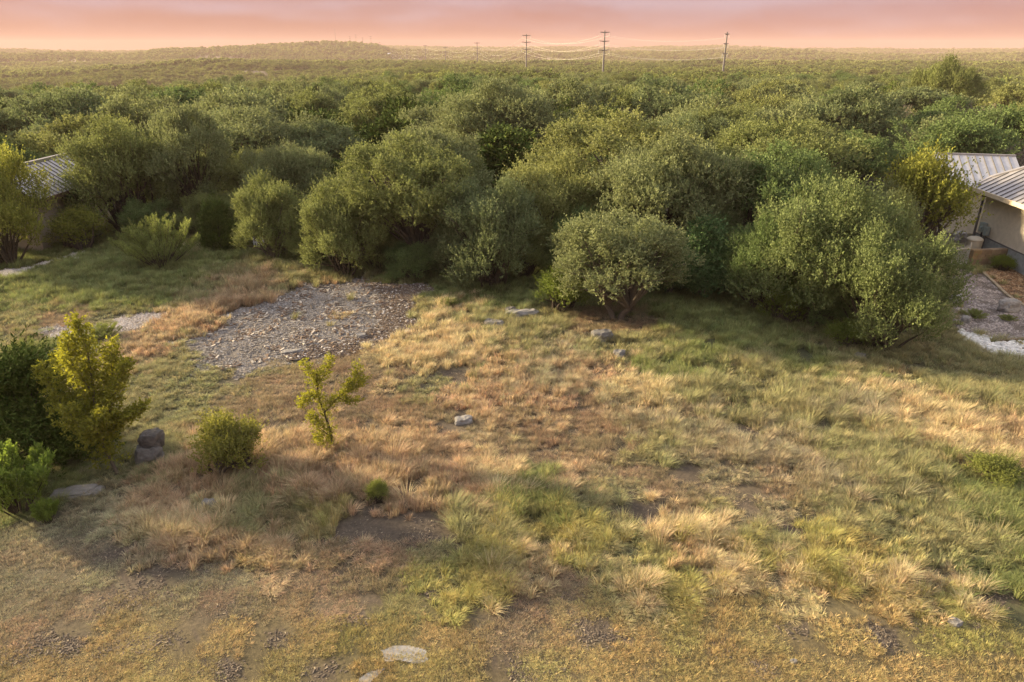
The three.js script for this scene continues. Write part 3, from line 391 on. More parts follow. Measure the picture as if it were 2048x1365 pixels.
// ---------- woodland behind the clearing ----------
{
  const R = rng(404), list = [];
  const edge = [[-60, -44], [-34, -46], [-24, -48], [-16, -42.5], [-11, -38], [-6, -38], [0, -37.5], [6, -36.5], [12, -35.5], [17, -31.5], [19, -34], [22, -41], [25, -47.5], [34, -51], [70, -50]];
  const edgeZ = (x) => { for (let i = 1; i < edge.length; i++) if (x < edge[i][0]) return lerp(edge[i - 1][1], edge[i][1], (x - edge[i - 1][0]) / (edge[i][0] - edge[i - 1][0])); return -52; };
  const blocked = (x, z, r) => (x > 24 && x < 34 && z > -51) || (x < -25 && x > -34 && z > -47) || NEARTREES.some(([a, b, c]) => Math.hypot(a - x, b - z) < c * 0.75 + r * 0.55);
  for (let z = -34; z > -280; z -= 4.4 + -z * 0.006) for (let x = -230; x < 230; x += 5.0 + -z * 0.007) {
    const px = x + (R() - 0.5) * 4.4, pz = z + (R() - 0.5) * 3.8, a = Math.abs(Math.atan2(px, -pz)) * 57.3;
    if (a > 42 || pz > edgeZ(px)) continue;
    const k = fbm(px * 0.02, 5, pz * 0.02, 3) + (R() - 0.5) * 0.55, kind = k > 0.12 ? 'juniper' : R() < 0.1 ? 'brush' : 'oak';
    let h = (kind === 'juniper' ? 4.2 : kind === 'brush' ? 3.6 : 5.2) + (R() - 0.42) * 4.4 + fbm(px * 0.03, 8, pz * 0.03, 2) * 2.2;
    const w = h * (kind === 'juniper' ? 0.8 + 0.3 * R() : 1.0 + 0.4 * R());
    if (-pz < 60) h *= 0.92;
    if (blocked(px, pz, w * 0.4)) continue;
    list.push({ x: px, z: pz, h, w, kind, pick: R(), tint: R(), turn: R() * 6.283, size: w / Math.hypot(px, pz), seen: a < 39 });
  }
  list.sort((p, q) => q.size - p.size);
  const KINDS = {
    oak: FAR_OAKS.map((s, i) => [s, i === 3 ? 7 : i === 5 ? 5 : 6, i === 2 ? 5.4 : i === 5 ? 5.6 : 5]), juniper: FAR_JUNIPERS.map((s, i) => [s, [3, 3.6, 2.6][i], [4, 3.8, 4][i]]), brush: [[BARE_BRUSH, 4, 3.6]],
  };
  const NEAR_OAKS = OAKS.map((s, i) => [s, i === 3 ? 7 : 6, i === 2 ? 5.4 : 5]);
  const TINTS = { oak: [['silver', 'silvery live oak'], ['olive', 'olive-green live oak'], ['deep', 'dark green live oak'], ['grey', 'grey-green live oak'], ['straw', 'pale straw-tinged live oak']], juniper: [['juniper', 'dark upright juniper']], brush: [['dry', 'leafless grey-brown tree']] };
  const MARKS = [[-27, -40, 'the striped-roof house'], [-15, -40, 'the bushy small oak'], [-5, -36, 'the mulch clearing'], [5, -34, 'the round-headed oak'], [13, -33, 'the large bushy oak'], [27, -44, 'the buff outbuilding']];
  const wordsFor = (t, noun) => { const a = Math.atan2(t.x, -t.z), m = MARKS.reduce((p, q) => (Math.abs(Math.atan2(q[0], -q[1]) - a) < Math.abs(Math.atan2(p[0], -p[1]) - a) ? q : p)), r = Math.hypot(t.x, t.z); return (t.h > 6 ? 'tall ' : t.h > 4.7 ? 'middling ' : 'low ') + noun + (r < 55 ? ' just beyond ' : r < 80 ? ' a few ranks beyond ' : ' deep in the woodland beyond ') + m[2]; };
  const far = new Map(); let count = 0;
  for (const t of list) {
    const shapes = t.kind === 'oak' && Math.hypot(t.x, t.z) < 62 ? NEAR_OAKS : KINDS[t.kind], [s, w0, h0] = shapes[Math.floor(t.pick * shapes.length)], tints = TINTS[t.kind], [tint, noun] = tints[Math.floor(Math.pow(t.tint, 1.2) * tints.length)];
    const sx = t.w / w0, sy = t.h / h0;
    if (count < 300 && t.seen) { count++; const label = wordsFor(t, noun); plantOf(s, t.kind === 'oak' ? 'live_oak_tree' : t.kind === 'juniper' ? 'juniper_tree' : 'bare_tree', label, 'tree', [t.x, t.z], sx, sy, t.turn, LEAF[tint], t.kind === 'brush' ? paleBark : bark, noun + 's of the woodland'); continue; }
    const key = tint + shapes.length + shapes.indexOf(shapes.find((q) => q[0] === s)); if (!far.has(key)) far.set(key, { s, tint, at: [] });
    far.get(key).at.push([t.x, t.z, sx, sy, t.turn]);
  }
  const wood = new THREE.Group(); wood.name = 'distant_woodland'; setTag(wood, 'hazy mass of oaks and junipers stretching away to the hills', 'woodland', null, 'stuff'); scene.add(wood);
  const M = new THREE.Matrix4(), Q = new THREE.Quaternion(), Y = new THREE.Vector3(0, 1, 0);
  const fill = (name, geo, mat, at, tones) => { const m = new THREE.InstancedMesh(geo, mat, at.length); m.name = name; m.userData.kind = 'stuff'; at.forEach(([x, z, sx, sy, turn], i) => { M.compose(new THREE.Vector3(x, ground(x, z) - 0.02, z), Q.setFromAxisAngle(Y, turn), new THREE.Vector3(sx, sy, sx)); m.setMatrixAt(i, M); if (tones) m.setColorAt(i, rgb(...tones[i])); }); m.castShadow = m.receiveShadow = true; wood.add(m); };
  for (const { s, tint, at } of far.values()) fill('tree_crowns', s.crown, LEAF[tint], at);
  // farther off: lighter crowns, thousands of them
  const mid = [oakShape(301, { leaves: 1500, lobes: 30, L: 0.55, wd: 0.36, lobeR: 0.125 }), oakShape(307, { leaves: 1500, lobes: 24, L: 0.55, wd: 0.36, lobeR: 0.14, low: 0.4 })].map((s) => s.crown);
  const small = [oakShape(311, { leaves: 260, lobes: 9, L: 1.5, wd: 1.05, lobeR: 0.22, low: 0 }), oakShape(313, { leaves: 260, lobes: 11, L: 1.5, wd: 1.05, lobeR: 0.2, low: 0 })].map((s) => s.crown);
  const sets = [[], [], [], []], tones = [[], [], [], []];
  const scatter = (r0, r1, n, w0, w1, base) => { for (let i = 0; i < n; i++) { const r = Math.sqrt(lerp(r0 * r0, r1 * r1, R())), a = (R() - 0.5) * 1.46, x = Math.sin(a) * r, z = -Math.cos(a) * r; if (r < 282 && z > -280) continue; const open = fbm(x * 0.005, 12, z * 0.005, 3); if (open > 0.1 && R() < 0.85) continue; const w = lerp(w0, w1, R()), q = base + (R() < 0.5 ? 0 : 1), k = 0.5 + fbm(x * 0.01, 15, z * 0.01, 2) + (R() - 0.5) * 0.5; sets[q].push([x, z, w / 6, w * lerp(0.6, 0.9, R()) / 5, R() * 6.28]); tones[q].push([lerp(0.45, 1.35, k), lerp(0.6, 1.3, k), lerp(0.45, 1.1, k)]); } };
  scatter(240, 1000, 22000, 4.5, 9, 0); scatter(1000, 1900, 42000, 6, 9, 2); scatter(1900, 3900, 62000, 8, 13, 2);
  sets.forEach((at, i) => fill('tree_crowns', i < 2 ? mid[i] : small[i - 2], LEAF.olive, at, tones[i]));
}
// ---------- grass ----------
const grassMat = new THREE.MeshPhysicalMaterial({ color: rgb(1, 1, 1), vertexColors: true, roughness: 1, transmission: 0.35, thickness: 0, side: THREE.DoubleSide, flatShading: true, specularIntensity: 0.3 });
// a patch of many blades; unit height, real width; tone varies from blade to blade
function turf(seed, n, { rad, lean, width, hmin = 0.4, bias = 0.2, tufts = 0, curl = 0.4, two = true, disc = false }) {
  const R = rng(seed), pos = [], idx = [], col = [], heads = [];
  for (let i = 0; i < tufts; i++) { const a = R() * 6.283, r = Math.sqrt(R()) * rad; heads.push([(R() - 0.5 + (R() - 0.5) * 0.3) * rad * 2, (R() - 0.5 + (R() - 0.5) * 0.3) * rad * 2, 0.35 + 0.65 * R(), 0.7 + 0.6 * R(), (R() - 0.5) * 0.16]); }
  for (let i = 0; i < n; i++) {
    let x, z, h = hmin + (1 - hmin) * R(), a = R() * 6.283, tone = 0.6 + 0.8 * R(), hue = (R() - 0.5) * 0.2, out = lean * (0.25 + R());
    if (tufts) { const t = heads[Math.floor(R() * tufts)], r = Math.sqrt(R()) * 0.065; x = t[0] + Math.cos(a) * r; z = t[1] + Math.sin(a) * r; h *= t[2]; tone *= t[3]; hue += t[4]; out *= 0.4 + r / 0.065; }
    else if (disc) { const r = Math.sqrt(R()) * rad; x = Math.cos(a) * r; z = Math.sin(a) * r; out *= 0.4 + r / rad; } else { x = (R() - 0.5 + (R() - 0.5) * 0.4) * rad * 2; z = (R() - 0.5 + (R() - 0.5) * 0.4) * rad * 2; }
    const w = width * (0.7 + 0.6 * R()), sx = -Math.sin(a) * w / 2, sz = Math.cos(a) * w / 2, dx = Math.cos(a) * out, dz = Math.sin(a) * out, k = pos.length / 3, c = [tone * (1 - hue), tone, tone * (1 - hue * 0.5)];
    const tx = x + dx + bias * h * 1.2, tz = z + dz - bias * h * 0.2, th = h * (1 - curl * 0.5 * R());
    if (two) { const mx = x + dx * 0.36 + bias * h * 0.35, mz = z + dz * 0.36; pos.push(x - sx, -0.04, z - sz, x + sx, -0.04, z + sz, mx - sx * 0.85, h * 0.6, mz - sz * 0.85, mx + sx * 0.85, h * 0.6, mz + sz * 0.85, tx, th, tz); idx.push(k, k + 1, k + 2, k + 1, k + 3, k + 2, k + 2, k + 3, k + 4); for (let j = 0; j < 5; j++) col.push(...c); }
    else { pos.push(x - sx, -0.04, z - sz, x + sx, -0.04, z + sz, tx, th, tz); idx.push(k, k + 1, k + 2); for (let j = 0; j < 3; j++) col.push(...c); }
  }
  const g = new THREE.BufferGeometry(); g.setAttribute('position', new THREE.Float32BufferAttribute(pos, 3)); g.setAttribute('color', new THREE.Float32BufferAttribute(col, 3)); g.setIndex(idx); return g;
}
{
  const kinds = {
    tall: [1, 2, 3, 4].map((s) => turf(s, 2200, { rad: 0.42, lean: 0.12, width: 0.010, bias: 0.05, tufts: 44, hmin: 0.35 })),
    tallFar: [21, 22, 23, 24].map((s) => turf(s, 900, { rad: 0.42, lean: 0.12, width: 0.017, bias: 0.05, tufts: 40, hmin: 0.35 })),
    lawn: [5, 6, 7, 8].map((s) => turf(s, 3800, { rad: 0.42, lean: 0.055, width: 0.009, bias: 0.012, tufts: 150, hmin: 0.2, two: false })),
    weed: [9, 10, 11, 12].map((s) => turf(s, 3400, { rad: 0.42, lean: 0.10, width: 0.009, bias: 0.03, hmin: 0.2, tufts: 70, two: false })),
    tussock: [13, 14, 15].map((s) => turf(s, 110, { rad: 0.12, lean: 0.22, width: 0.009, bias: 0.09, hmin: 0.5, curl: 0.4, disc: true })),
  };
  const bins = {}; for (const k in kinds) bins[k] = kinds[k].map(() => []);
  const R = rng(777);
  const pads = [[PAD, 0.8, 0.03], [PAD_EDGE, 0.35, 0.05], [TRACK, 0.4, 0.1], [PATH_L, 0.15, 0.0], [WALK_R, 0.12, 0.0], [BED_R, 0.1, 0.0], [LIMESTONE, 0.12, 0.06], [LIMESTONE_TAIL, 0.12, 0.2], [ROCKS_R, 0.1, 0.0]];
  const boxes = pads.map(([p]) => [Math.min(...p.map((q) => q[0])) - 1, Math.max(...p.map((q) => q[0])) + 1, Math.min(...p.map((q) => q[1])) - 1, Math.max(...p.map((q) => q[1])) + 1]);
  const open = (x, z) => { for (let k = 0; k < pads.length; k++) { const b = boxes[k]; if (x > b[0] && x < b[1] && z > b[2] && z < b[3] && inRough(pads[k][0], x + (R() - 0.5) * 0.9, z + (R() - 0.5) * 0.9, pads[k][1]) && R() > pads[k][2]) return false; } return !(x > 26 && z < -20); };
  const zoneAt = (x, z) => { const [wx, wz] = wobble(x, z, 0.5), ws = zoneWeights(wx, wz); let s = 0, hh = 0; for (const [w, p] of ws) { s += w; hh += w * p[3]; } let t = R() * s, zone = ws[0][1]; for (const [w, p] of ws) { t -= w; if (t <= 0) { zone = p; break; } } const mean = [0, 1, 2].map((k) => ws.reduce((q, [w, p]) => q + w * TONE[p[2]][k], 0) / s); return [zone, hh / s, mean]; };
  const tint = (zone, mean) => { const q = TONE[zone[2]], c = mean ? q.map((x, k) => lerp(mean[k], x, 0.45)) : q, v = 0.86 + 0.28 * R(), g = (R() - 0.5) * 0.14; return [c[0] * v * (1 - g * 0.6), c[1] * v * (1 + g * 0.4), c[2] * v]; };
  for (let z0 = -7.6; z0 > -46; z0 -= 0.8) for (let x0 = -(3.8 + 0.735 * -z0); x0 < 3.8 + 0.735 * -z0; x0 += 0.8) {
    const x = x0 + (R() - 0.5) * 0.25, z = z0 + (R() - 0.5) * 0.25;
    if (!open(x, z) || (bareAt(x, z) && R() > 0.12) || (z < -38 && x > -10)) continue;
    const [zone, hh, mean] = zoneAt(x, z), kind = hh < 0.13 ? 'lawn' : zone[2] === 'R' ? 'weed' : 'tall', clump = 0.45 + 0.75 * clamp(0.5 + 1.1 * fbm(x * 0.9, 21, z * 0.9, 3), 0, 1) * (0.8 + 0.4 * R());
    if (fbm(x * 0.8, 31, z * 0.8, 3) > 0.26 && R() < (kind === 'lawn' ? 0.15 : 0.65)) continue;
    const h = hh * clump * (kind === 'lawn' ? 1.15 : kind === 'weed' ? 1.1 : 1.0), w = 0.95 + 0.15 * R();
    bins[kind === 'tall' && z < -19 ? 'tallFar' : kind][Math.floor(R() * 4)].push([x, z, h, w, (R() - 0.5) * 0.5 + Math.floor(R() * 4) * Math.PI / 2, ...tint(zone, mean)]);
  }
  for (let i = 0; i < 16000; i++) { // single tussocks that stand above the rest
    const z = -9 - 30 * Math.pow(R(), 1.2), x = (R() * 2 - 1) * (3 + 0.735 * -z);
    if (!open(x, z) || bareAt(x, z)) continue;
    const [zone, hh] = zoneAt(x, z); if (hh < 0.2 || zone[2] === 'R' || fbm(x * 0.7, 41, z * 0.7, 3) < -0.06) continue;
    const h = hh * (0.6 + 0.6 * R()); bins.tussock[Math.floor(R() * 3)].push([x, z, h, 0.6 + h * (0.9 + 0.6 * R()), (R() - 0.5) * (R() < 0.5 ? 1.8 : 6.28), ...tint(zone).map((c) => c * 1.12)]);
  }
  const M = new THREE.Matrix4(), Q = new THREE.Quaternion(), E = new THREE.Euler();
  const NAMES = { tall: ['tall_grass', 'tall dry and green grass leaning across the open lot', 'grass'], lawn: ['short_grass', 'short golden mown grass along the front of the lot', 'grass'], weed: ['low_weeds', 'low rusty brown weeds between the grass tufts', 'weeds'], tallFar: ['tall_grass', 'tall green and straw grass near the tree line', 'grass'], tussock: ['grass_tussocks', 'arching straw and olive tussocks standing above the grass', 'grass'] };
  for (const k in kinds) kinds[k].forEach((geo, j) => {
    const list = bins[k][j], m = new THREE.InstancedMesh(geo, grassMat, list.length); m.name = numbered(NAMES[k][0]); setTag(m, NAMES[k][1], NAMES[k][2], null, 'stuff');
    list.forEach(([x, z, h, w, a, r, g, b], i) => { M.compose(new THREE.Vector3(x, ground(x, z), z), Q.setFromEuler(E.set(0, a, 0)), new THREE.Vector3(w, h, w)); m.setMatrixAt(i, M); m.setColorAt(i, rgb(r, g, b)); });
    m.castShadow = m.receiveShadow = true; scene.add(m);
  });
  console.log('grass', Object.entries(bins).map(([k, v]) => k + ' ' + v.map((q) => q.length)).join('; '));
}
// ---------- chips, gravel and loose stones ----------
{
  const R = rng(888), M = new THREE.Matrix4(), Q = new THREE.Quaternion(), E = new THREE.Euler();
  const chip = new THREE.BoxGeometry(1, 0.22, 0.34), pebble = new THREE.IcosahedronGeometry(0.5, 1);
  { const p = pebble.attributes.position; for (let i = 0; i < p.count; i++) { const k = 1 + fbm(p.getX(i) * 2 + 5, p.getY(i) * 2, p.getZ(i) * 2, 2) * 0.7; p.setXYZ(i, p.getX(i) * k, p.getY(i) * k * 0.7, p.getZ(i) * k); } pebble.computeVertexNormals(); }
  const plain = std([1, 1, 1], { roughness: 1, vertexColors: true });
  const scatter = (name, label, category, geo, n, pick, s0, s1, colours, lift, per = 40) => { // loose pieces, forty to a handful
    const C = new THREE.Vector3(), cluster = (w) => {
      const list = [];
      for (let i = 0; i < per; i++) {
        const s = lerp(s0, s1, R() * R()), c = colours[Math.floor(R() * colours.length)], v = 0.75 + 0.5 * R(), g = geo.clone(), k = g.attributes.position.count, col = new Float32Array(k * 3);
        for (let j = 0; j < k; j++) { col[j * 3] = c[0] * v; col[j * 3 + 1] = c[1] * v; col[j * 3 + 2] = c[2] * v; }
        g.setAttribute('color', new THREE.BufferAttribute(col, 3));
        M.compose(C.set((R() + R() - 1) * w, s * 0.08, (R() + R() - 1) * w), Q.setFromEuler(E.set((R() - 0.5) * 0.7, R() * 6.283, (R() - 0.5) * 0.7)), new THREE.Vector3(s, s * (0.7 + 0.6 * R()), s)); list.push(g.applyMatrix4(M));
      }
      return mergeGeometries(list);
    };
    const at = []; let guard = 0; n = Math.ceil(n / per / 2);
    while (at.length < n * 2 && guard++ < n * 200) { const p = pick(); if (p) at.push(p); }
    for (let q = 0; q < 2; q++) {
      const mine = at.filter((_, i) => i % 2 === q), m = new THREE.InstancedMesh(cluster(per > 1 ? 0.3 : 0), plain, mine.length); m.name = numbered(name); setTag(m, label, category, null, 'stuff');
      mine.forEach(([x, z], i) => { M.compose(C.set(x, ground(x, z) + lift, z), Q.setFromEuler(E.set(0, R() * 6.283, 0)), new THREE.Vector3(1, 1, 1)); m.setMatrixAt(i, M); });
      m.castShadow = m.receiveShadow = true; scene.add(m);
    }
  };
  const inside = (p, k) => { const xs = p.map((q) => q[0]), zs = p.map((q) => q[1]), x0 = Math.min(...xs) - 0.6, x1 = Math.max(...xs) + 0.6, z0 = Math.min(...zs) - 0.6, z1 = Math.max(...zs) + 0.6; return () => { const x = lerp(x0, x1, R()), z = lerp(z0, z1, R()); return inRough(p, x, z, k) ? [x, z] : null; }; };
  const greys = [[0.25, 0.235, 0.225], [0.20, 0.185, 0.175], [0.33, 0.315, 0.305], [0.15, 0.135, 0.12], [0.24, 0.205, 0.17]];
  scatter('wood_chips', 'grey weathered wood chips covering the round clearing', 'mulch', chip, 44000, inside(PAD, 0.8), 0.04, 0.13, greys, 0.02);
  scatter('wood_chips', 'dark brown mulch and pale chips along the rim of the clearing', 'mulch', chip, 15000, inside(PAD_EDGE, 0.35), 0.05, 0.2, [[0.10, 0.07, 0.05], [0.13, 0.095, 0.07], [0.075, 0.055, 0.045], [0.12, 0.09, 0.065], [0.30, 0.28, 0.265]], 0.04);
  scatter('wood_chips', 'brown twigs and bark scraps strewn over the grey chips', 'mulch', chip, 3600, inside(PAD, 0.7), 0.06, 0.26, [[0.17, 0.12, 0.085], [0.12, 0.09, 0.07], [0.36, 0.33, 0.29]], 0.03, 24);
  scatter('pale_stones', 'scattered white stones lying along the rim of the clearing', 'stones', pebble, 150, inside(PAD_EDGE, 0.3), 0.05, 0.24, [[0.52, 0.49, 0.46], [0.44, 0.41, 0.38]], 0.05, 5);
  scatter('wood_chips', 'dark shredded mulch showing in bare patches of the grass', 'mulch', chip, 13000, () => { const b = BARE[Math.floor(R() * BARE.length)], a = R() * 6.283, r = Math.sqrt(R()) * 1.15, x = b[0] + Math.cos(a) * r * b[2], z = b[1] + Math.sin(a) * r * b[3]; return bareAt(x, z) ? [x, z] : null; }, 0.02, 0.075, [[0.10, 0.08, 0.06], [0.13, 0.10, 0.075], [0.085, 0.068, 0.054], [0.20, 0.165, 0.125], [0.27, 0.22, 0.15]], 0.003);
  scatter('gravel', 'fine grey gravel of the walk beside the pale house', 'gravel', pebble, 16000, inside(WALK_R, 0.12), 0.03, 0.09, [[0.26, 0.225, 0.21], [0.20, 0.17, 0.16], [0.33, 0.29, 0.27]], 0.012);
  scatter('leaf_litter', 'brown leaf litter on the bed under the pale wall', 'leaf litter', chip, 7000, inside(BED_R, 0.06), 0.05, 0.13, [[0.24, 0.13, 0.07], [0.31, 0.20, 0.11], [0.16, 0.10, 0.06], [0.38, 0.29, 0.19]], 0.035);
  scatter('white_rocks', 'bed of white limestone rocks beside the gravel walk', 'rocks', pebble, 1500, inside(ROCKS_R, 0.1), 0.10, 0.28, [[0.58, 0.57, 0.55], [0.48, 0.47, 0.45], [0.66, 0.65, 0.62]], 0.05, 12);
  scatter('gravel', 'pale gravel of the curving path by the striped-roof house', 'gravel', pebble, 9000, inside(PATH_L, 0.15), 0.04, 0.11, [[0.44, 0.40, 0.37], [0.36, 0.32, 0.30], [0.52, 0.48, 0.45]], 0.015);
  scatter('gravel', 'pale dust and chips on the bare track', 'gravel', pebble, 6000, inside(TRACK, 0.4), 0.03, 0.10, [[0.38, 0.34, 0.31], [0.30, 0.26, 0.23], [0.46, 0.43, 0.40]], 0.012);
}
// ---------- boulders ----------
function boulderShape(seed, sx, sy, sz, rough = 0.35) {
  const g = new THREE.IcosahedronGeometry(1, 12), p = g.attributes.position, v = new THREE.Vector3();
  for (let i = 0; i < p.count; i++) {
    v.fromBufferAttribute(p, i); const k = 1 + fbm(v.x * 1.1 + seed, v.y * 1.1, v.z * 1.1, 4) * rough * 2; v.multiplyScalar(k);
    const q = 4; v.set(Math.sign(v.x) * Math.pow(Math.abs(v.x), 0.8), clamp(v.y, -0.6, 0.72 + fbm(v.x * 2 + seed, 3, v.z * 2, 3) * 0.3), Math.sign(v.z) * Math.pow(Math.abs(v.z), 0.8));
    p.setXYZ(i, v.x * sx / 2, (v.y + 0.45) * sy / 1.2, v.z * sz / 2);
  }
  g.computeVertexNormals(); return g;
}
const stone = (c) => std(c, { map: rep(concreteTex, 2), bumpMap: gritBump, bumpScale: 0.03 });
const greyStone = stone([0.30, 0.29, 0.28]), paleStone = stone([0.46, 0.44, 0.42]), darkStone = stone([0.22, 0.205, 0.195]);
[
  [-10.05, -16.2, 0.75, 0.55, 0.5, 0.2, greyStone, 'squared grey limestone block, lower of two stacked beside the young tree', 0],
  [-9.98, -16.35, 0.62, 0.48, 0.5, 0.1, darkStone, 'weathered dark boulder resting on the squared grey block', 0.44],
  [0.45, -27.45, 1.5, 0.32, 0.5, 0.25, paleStone, 'long flat grey boulder lying in the green grass', 0],
  [-0.05, -27.75, 0.5, 0.35, 0.45, 0.8, darkStone, 'small brown boulder touching the long flat boulder', 0],
  [-0.76, -26.3, 0.85, 0.30, 0.5, -0.3, greyStone, 'half-buried grey boulder between the long flat boulder and the straw grass', 0],
  [3.57, -24.9, 0.85, 0.42, 0.6, 0.4, greyStone, 'cracked blue-grey boulder in the grass before the round-headed oak', 0],
  [4.0, -23.2, 0.5, 0.32, 0.45, 0.9, greyStone, 'small grey stone in the tall grass near the cracked boulder', 0],
  [-7.58, -14.2, 0.40, 0.2, 0.28, 0.1, paleStone, 'smooth white oval stone in the straw grass', 0],
  [-1.5, -18.35, 0.55, 0.22, 0.4, 0.2, paleStone, 'pale flat stone in the rusty weeds', 0],
  [12.9, -23.05, 0.45, 0.25, 0.4, 0.6, greyStone, 'grey stone at the edge of the shade by the seedling bush', 0],
  [21.75, -28.1, 0.95, 0.55, 0.6, 0.2, paleStone, 'pale rounded boulder on the gravel walk', 0],
  [20.1, -29.2, 0.7, 0.45, 0.5, 0.8, paleStone, 'white boulder half under the oak leaning over the walk', 0],
  [19.1, -26.8, 0.4, 0.3, 0.35, 0.8, paleStone, 'small white stone between the walk and the bushy oak', 0],
  [26.9, -40.2, 0.8, 0.6, 0.6, 0.5, paleStone, 'rounded stone at the foot of the buff outbuilding', 0],
  [8.83, -10.35, 0.26, 0.12, 0.22, 0.4, paleStone, 'fist-sized white stone on bare soil at the lawn edge', 0],
  [5.27, -9.42, 0.14, 0.08, 0.11, 0.4, paleStone, 'tiny white stone in the mown grass', 0],
  [7.7, -11.9, 0.3, 0.14, 0.2, 0.4, paleStone, 'white stone hidden in the tall straw band', 0],
  [-6.0, -25.1, 0.45, 0.22, 0.3, 0.4, paleStone, 'white stone on the dark mulch rim beside the straw tufts', 0],
  [-8.3, -23.6, 0.9, 0.16, 0.3, 0.2, paleStone, 'flat white slab on the rim of the clearing', 0],
  [-11.3, -14.7, 1.2, 0.14, 0.6, 0.3, paleStone, 'broad pale rock sheet beside the lime-green sprig', 0],
].forEach(([x, z, sx, sy, sz, turn, mat, label, lift], i) => { const m = single('boulder', boulderShape(20 + i * 3.7, sx, sy, sz), mat, label, 'stone'); m.position.set(x, ground(x, z) - 0.03 + lift, z); m.rotation.y = turn; });

{ // sticks dropped on and around the clearing
  const R = rng(612), m = std([0.27, 0.23, 0.19], { map: barkTex });
  for (let i = 0; i < 14; i++) {
    const k = PAD[Math.floor(R() * PAD.length)], x = lerp(k[0], -7.5, R() * 0.8) + (R() - 0.5), z = lerp(k[1], -26.5, R() * 0.8) + (R() - 0.5), l = 0.4 + R() * 0.7, a = R() * 3.1, b = (R() - 0.5) * 0.2;
    const s = single('fallen_stick', limb([[-l / 2, 0.05, 0], [0, 0.08, b], [l / 2, 0.055, b * 0.3]], 0.022, 0.008, 5), m, 'thin weathered stick lying on the grey mulch clearing', 'stick', 'sticks on the mulch clearing'); s.position.set(x, ground(x, z) + 0.01, z); s.rotation.y = a;
  }
}
// ---------- houses ----------
const box = (x0, x1, y0, y1, z0, z1) => { const g = new THREE.BoxGeometry(x1 - x0, y1 - y0, z1 - z0); g.translate((x0 + x1) / 2, (y0 + y1) / 2, (z0 + z1) / 2); const p = g.attributes.position, n = g.attributes.normal, uv = g.attributes.uv; for (let i = 0; i < p.count; i++) { const a = Math.abs(n.getX(i)) > 0.5 ? p.getZ(i) : p.getX(i), b = Math.abs(n.getY(i)) > 0.5 ? p.getZ(i) : p.getY(i); uv.setXY(i, a * 0.5, b * 0.5); } return g; };
function slab(quad, t) { // a flat piece with thickness t below four corners
  const pos = [], idx = [], uv = []; for (const d of [0, -t]) for (const [x, y, z] of quad) { pos.push(x, y + d, z); uv.push(x * 0.5, z * 0.5); }
  const f = (a, b, c, d) => idx.push(a, b, c, a, c, d); f(0, 1, 2, 3); f(7, 6, 5, 4); for (let i = 0; i < 4; i++) { const j = (i + 1) % 4; f(j, i, i + 4, j + 4); }
  let g = new THREE.BufferGeometry(); g.setAttribute('position', new THREE.Float32BufferAttribute(pos, 3)); g.setAttribute('uv', new THREE.Float32BufferAttribute(uv, 2)); g.setIndex(idx); g = g.toNonIndexed(); g.computeVertexNormals(); return g;
}
const stucco = std([0.74, 0.66, 0.54], { map: stuccoTex, bumpMap: gritBump, bumpScale: 0.006 }), concrete = std([0.44, 0.47, 0.48], { map: concreteTex, bumpMap: gritBump, bumpScale: 0.005 });
const metal = new THREE.MeshPhysicalMaterial({ color: rgb(0.55, 0.53, 0.53), map: roofTex, roughness: 0.42, metalness: 0.65 }), seamMetal = std([0.13, 0.125, 0.125], { roughness: 0.7, metalness: 0.2 });
const trim = std([0.55, 0.46, 0.33]), dark = std([0.10, 0.10, 0.11], { roughness: 0.6 }), wood = std([0.22, 0.15, 0.09], { map: barkTex });
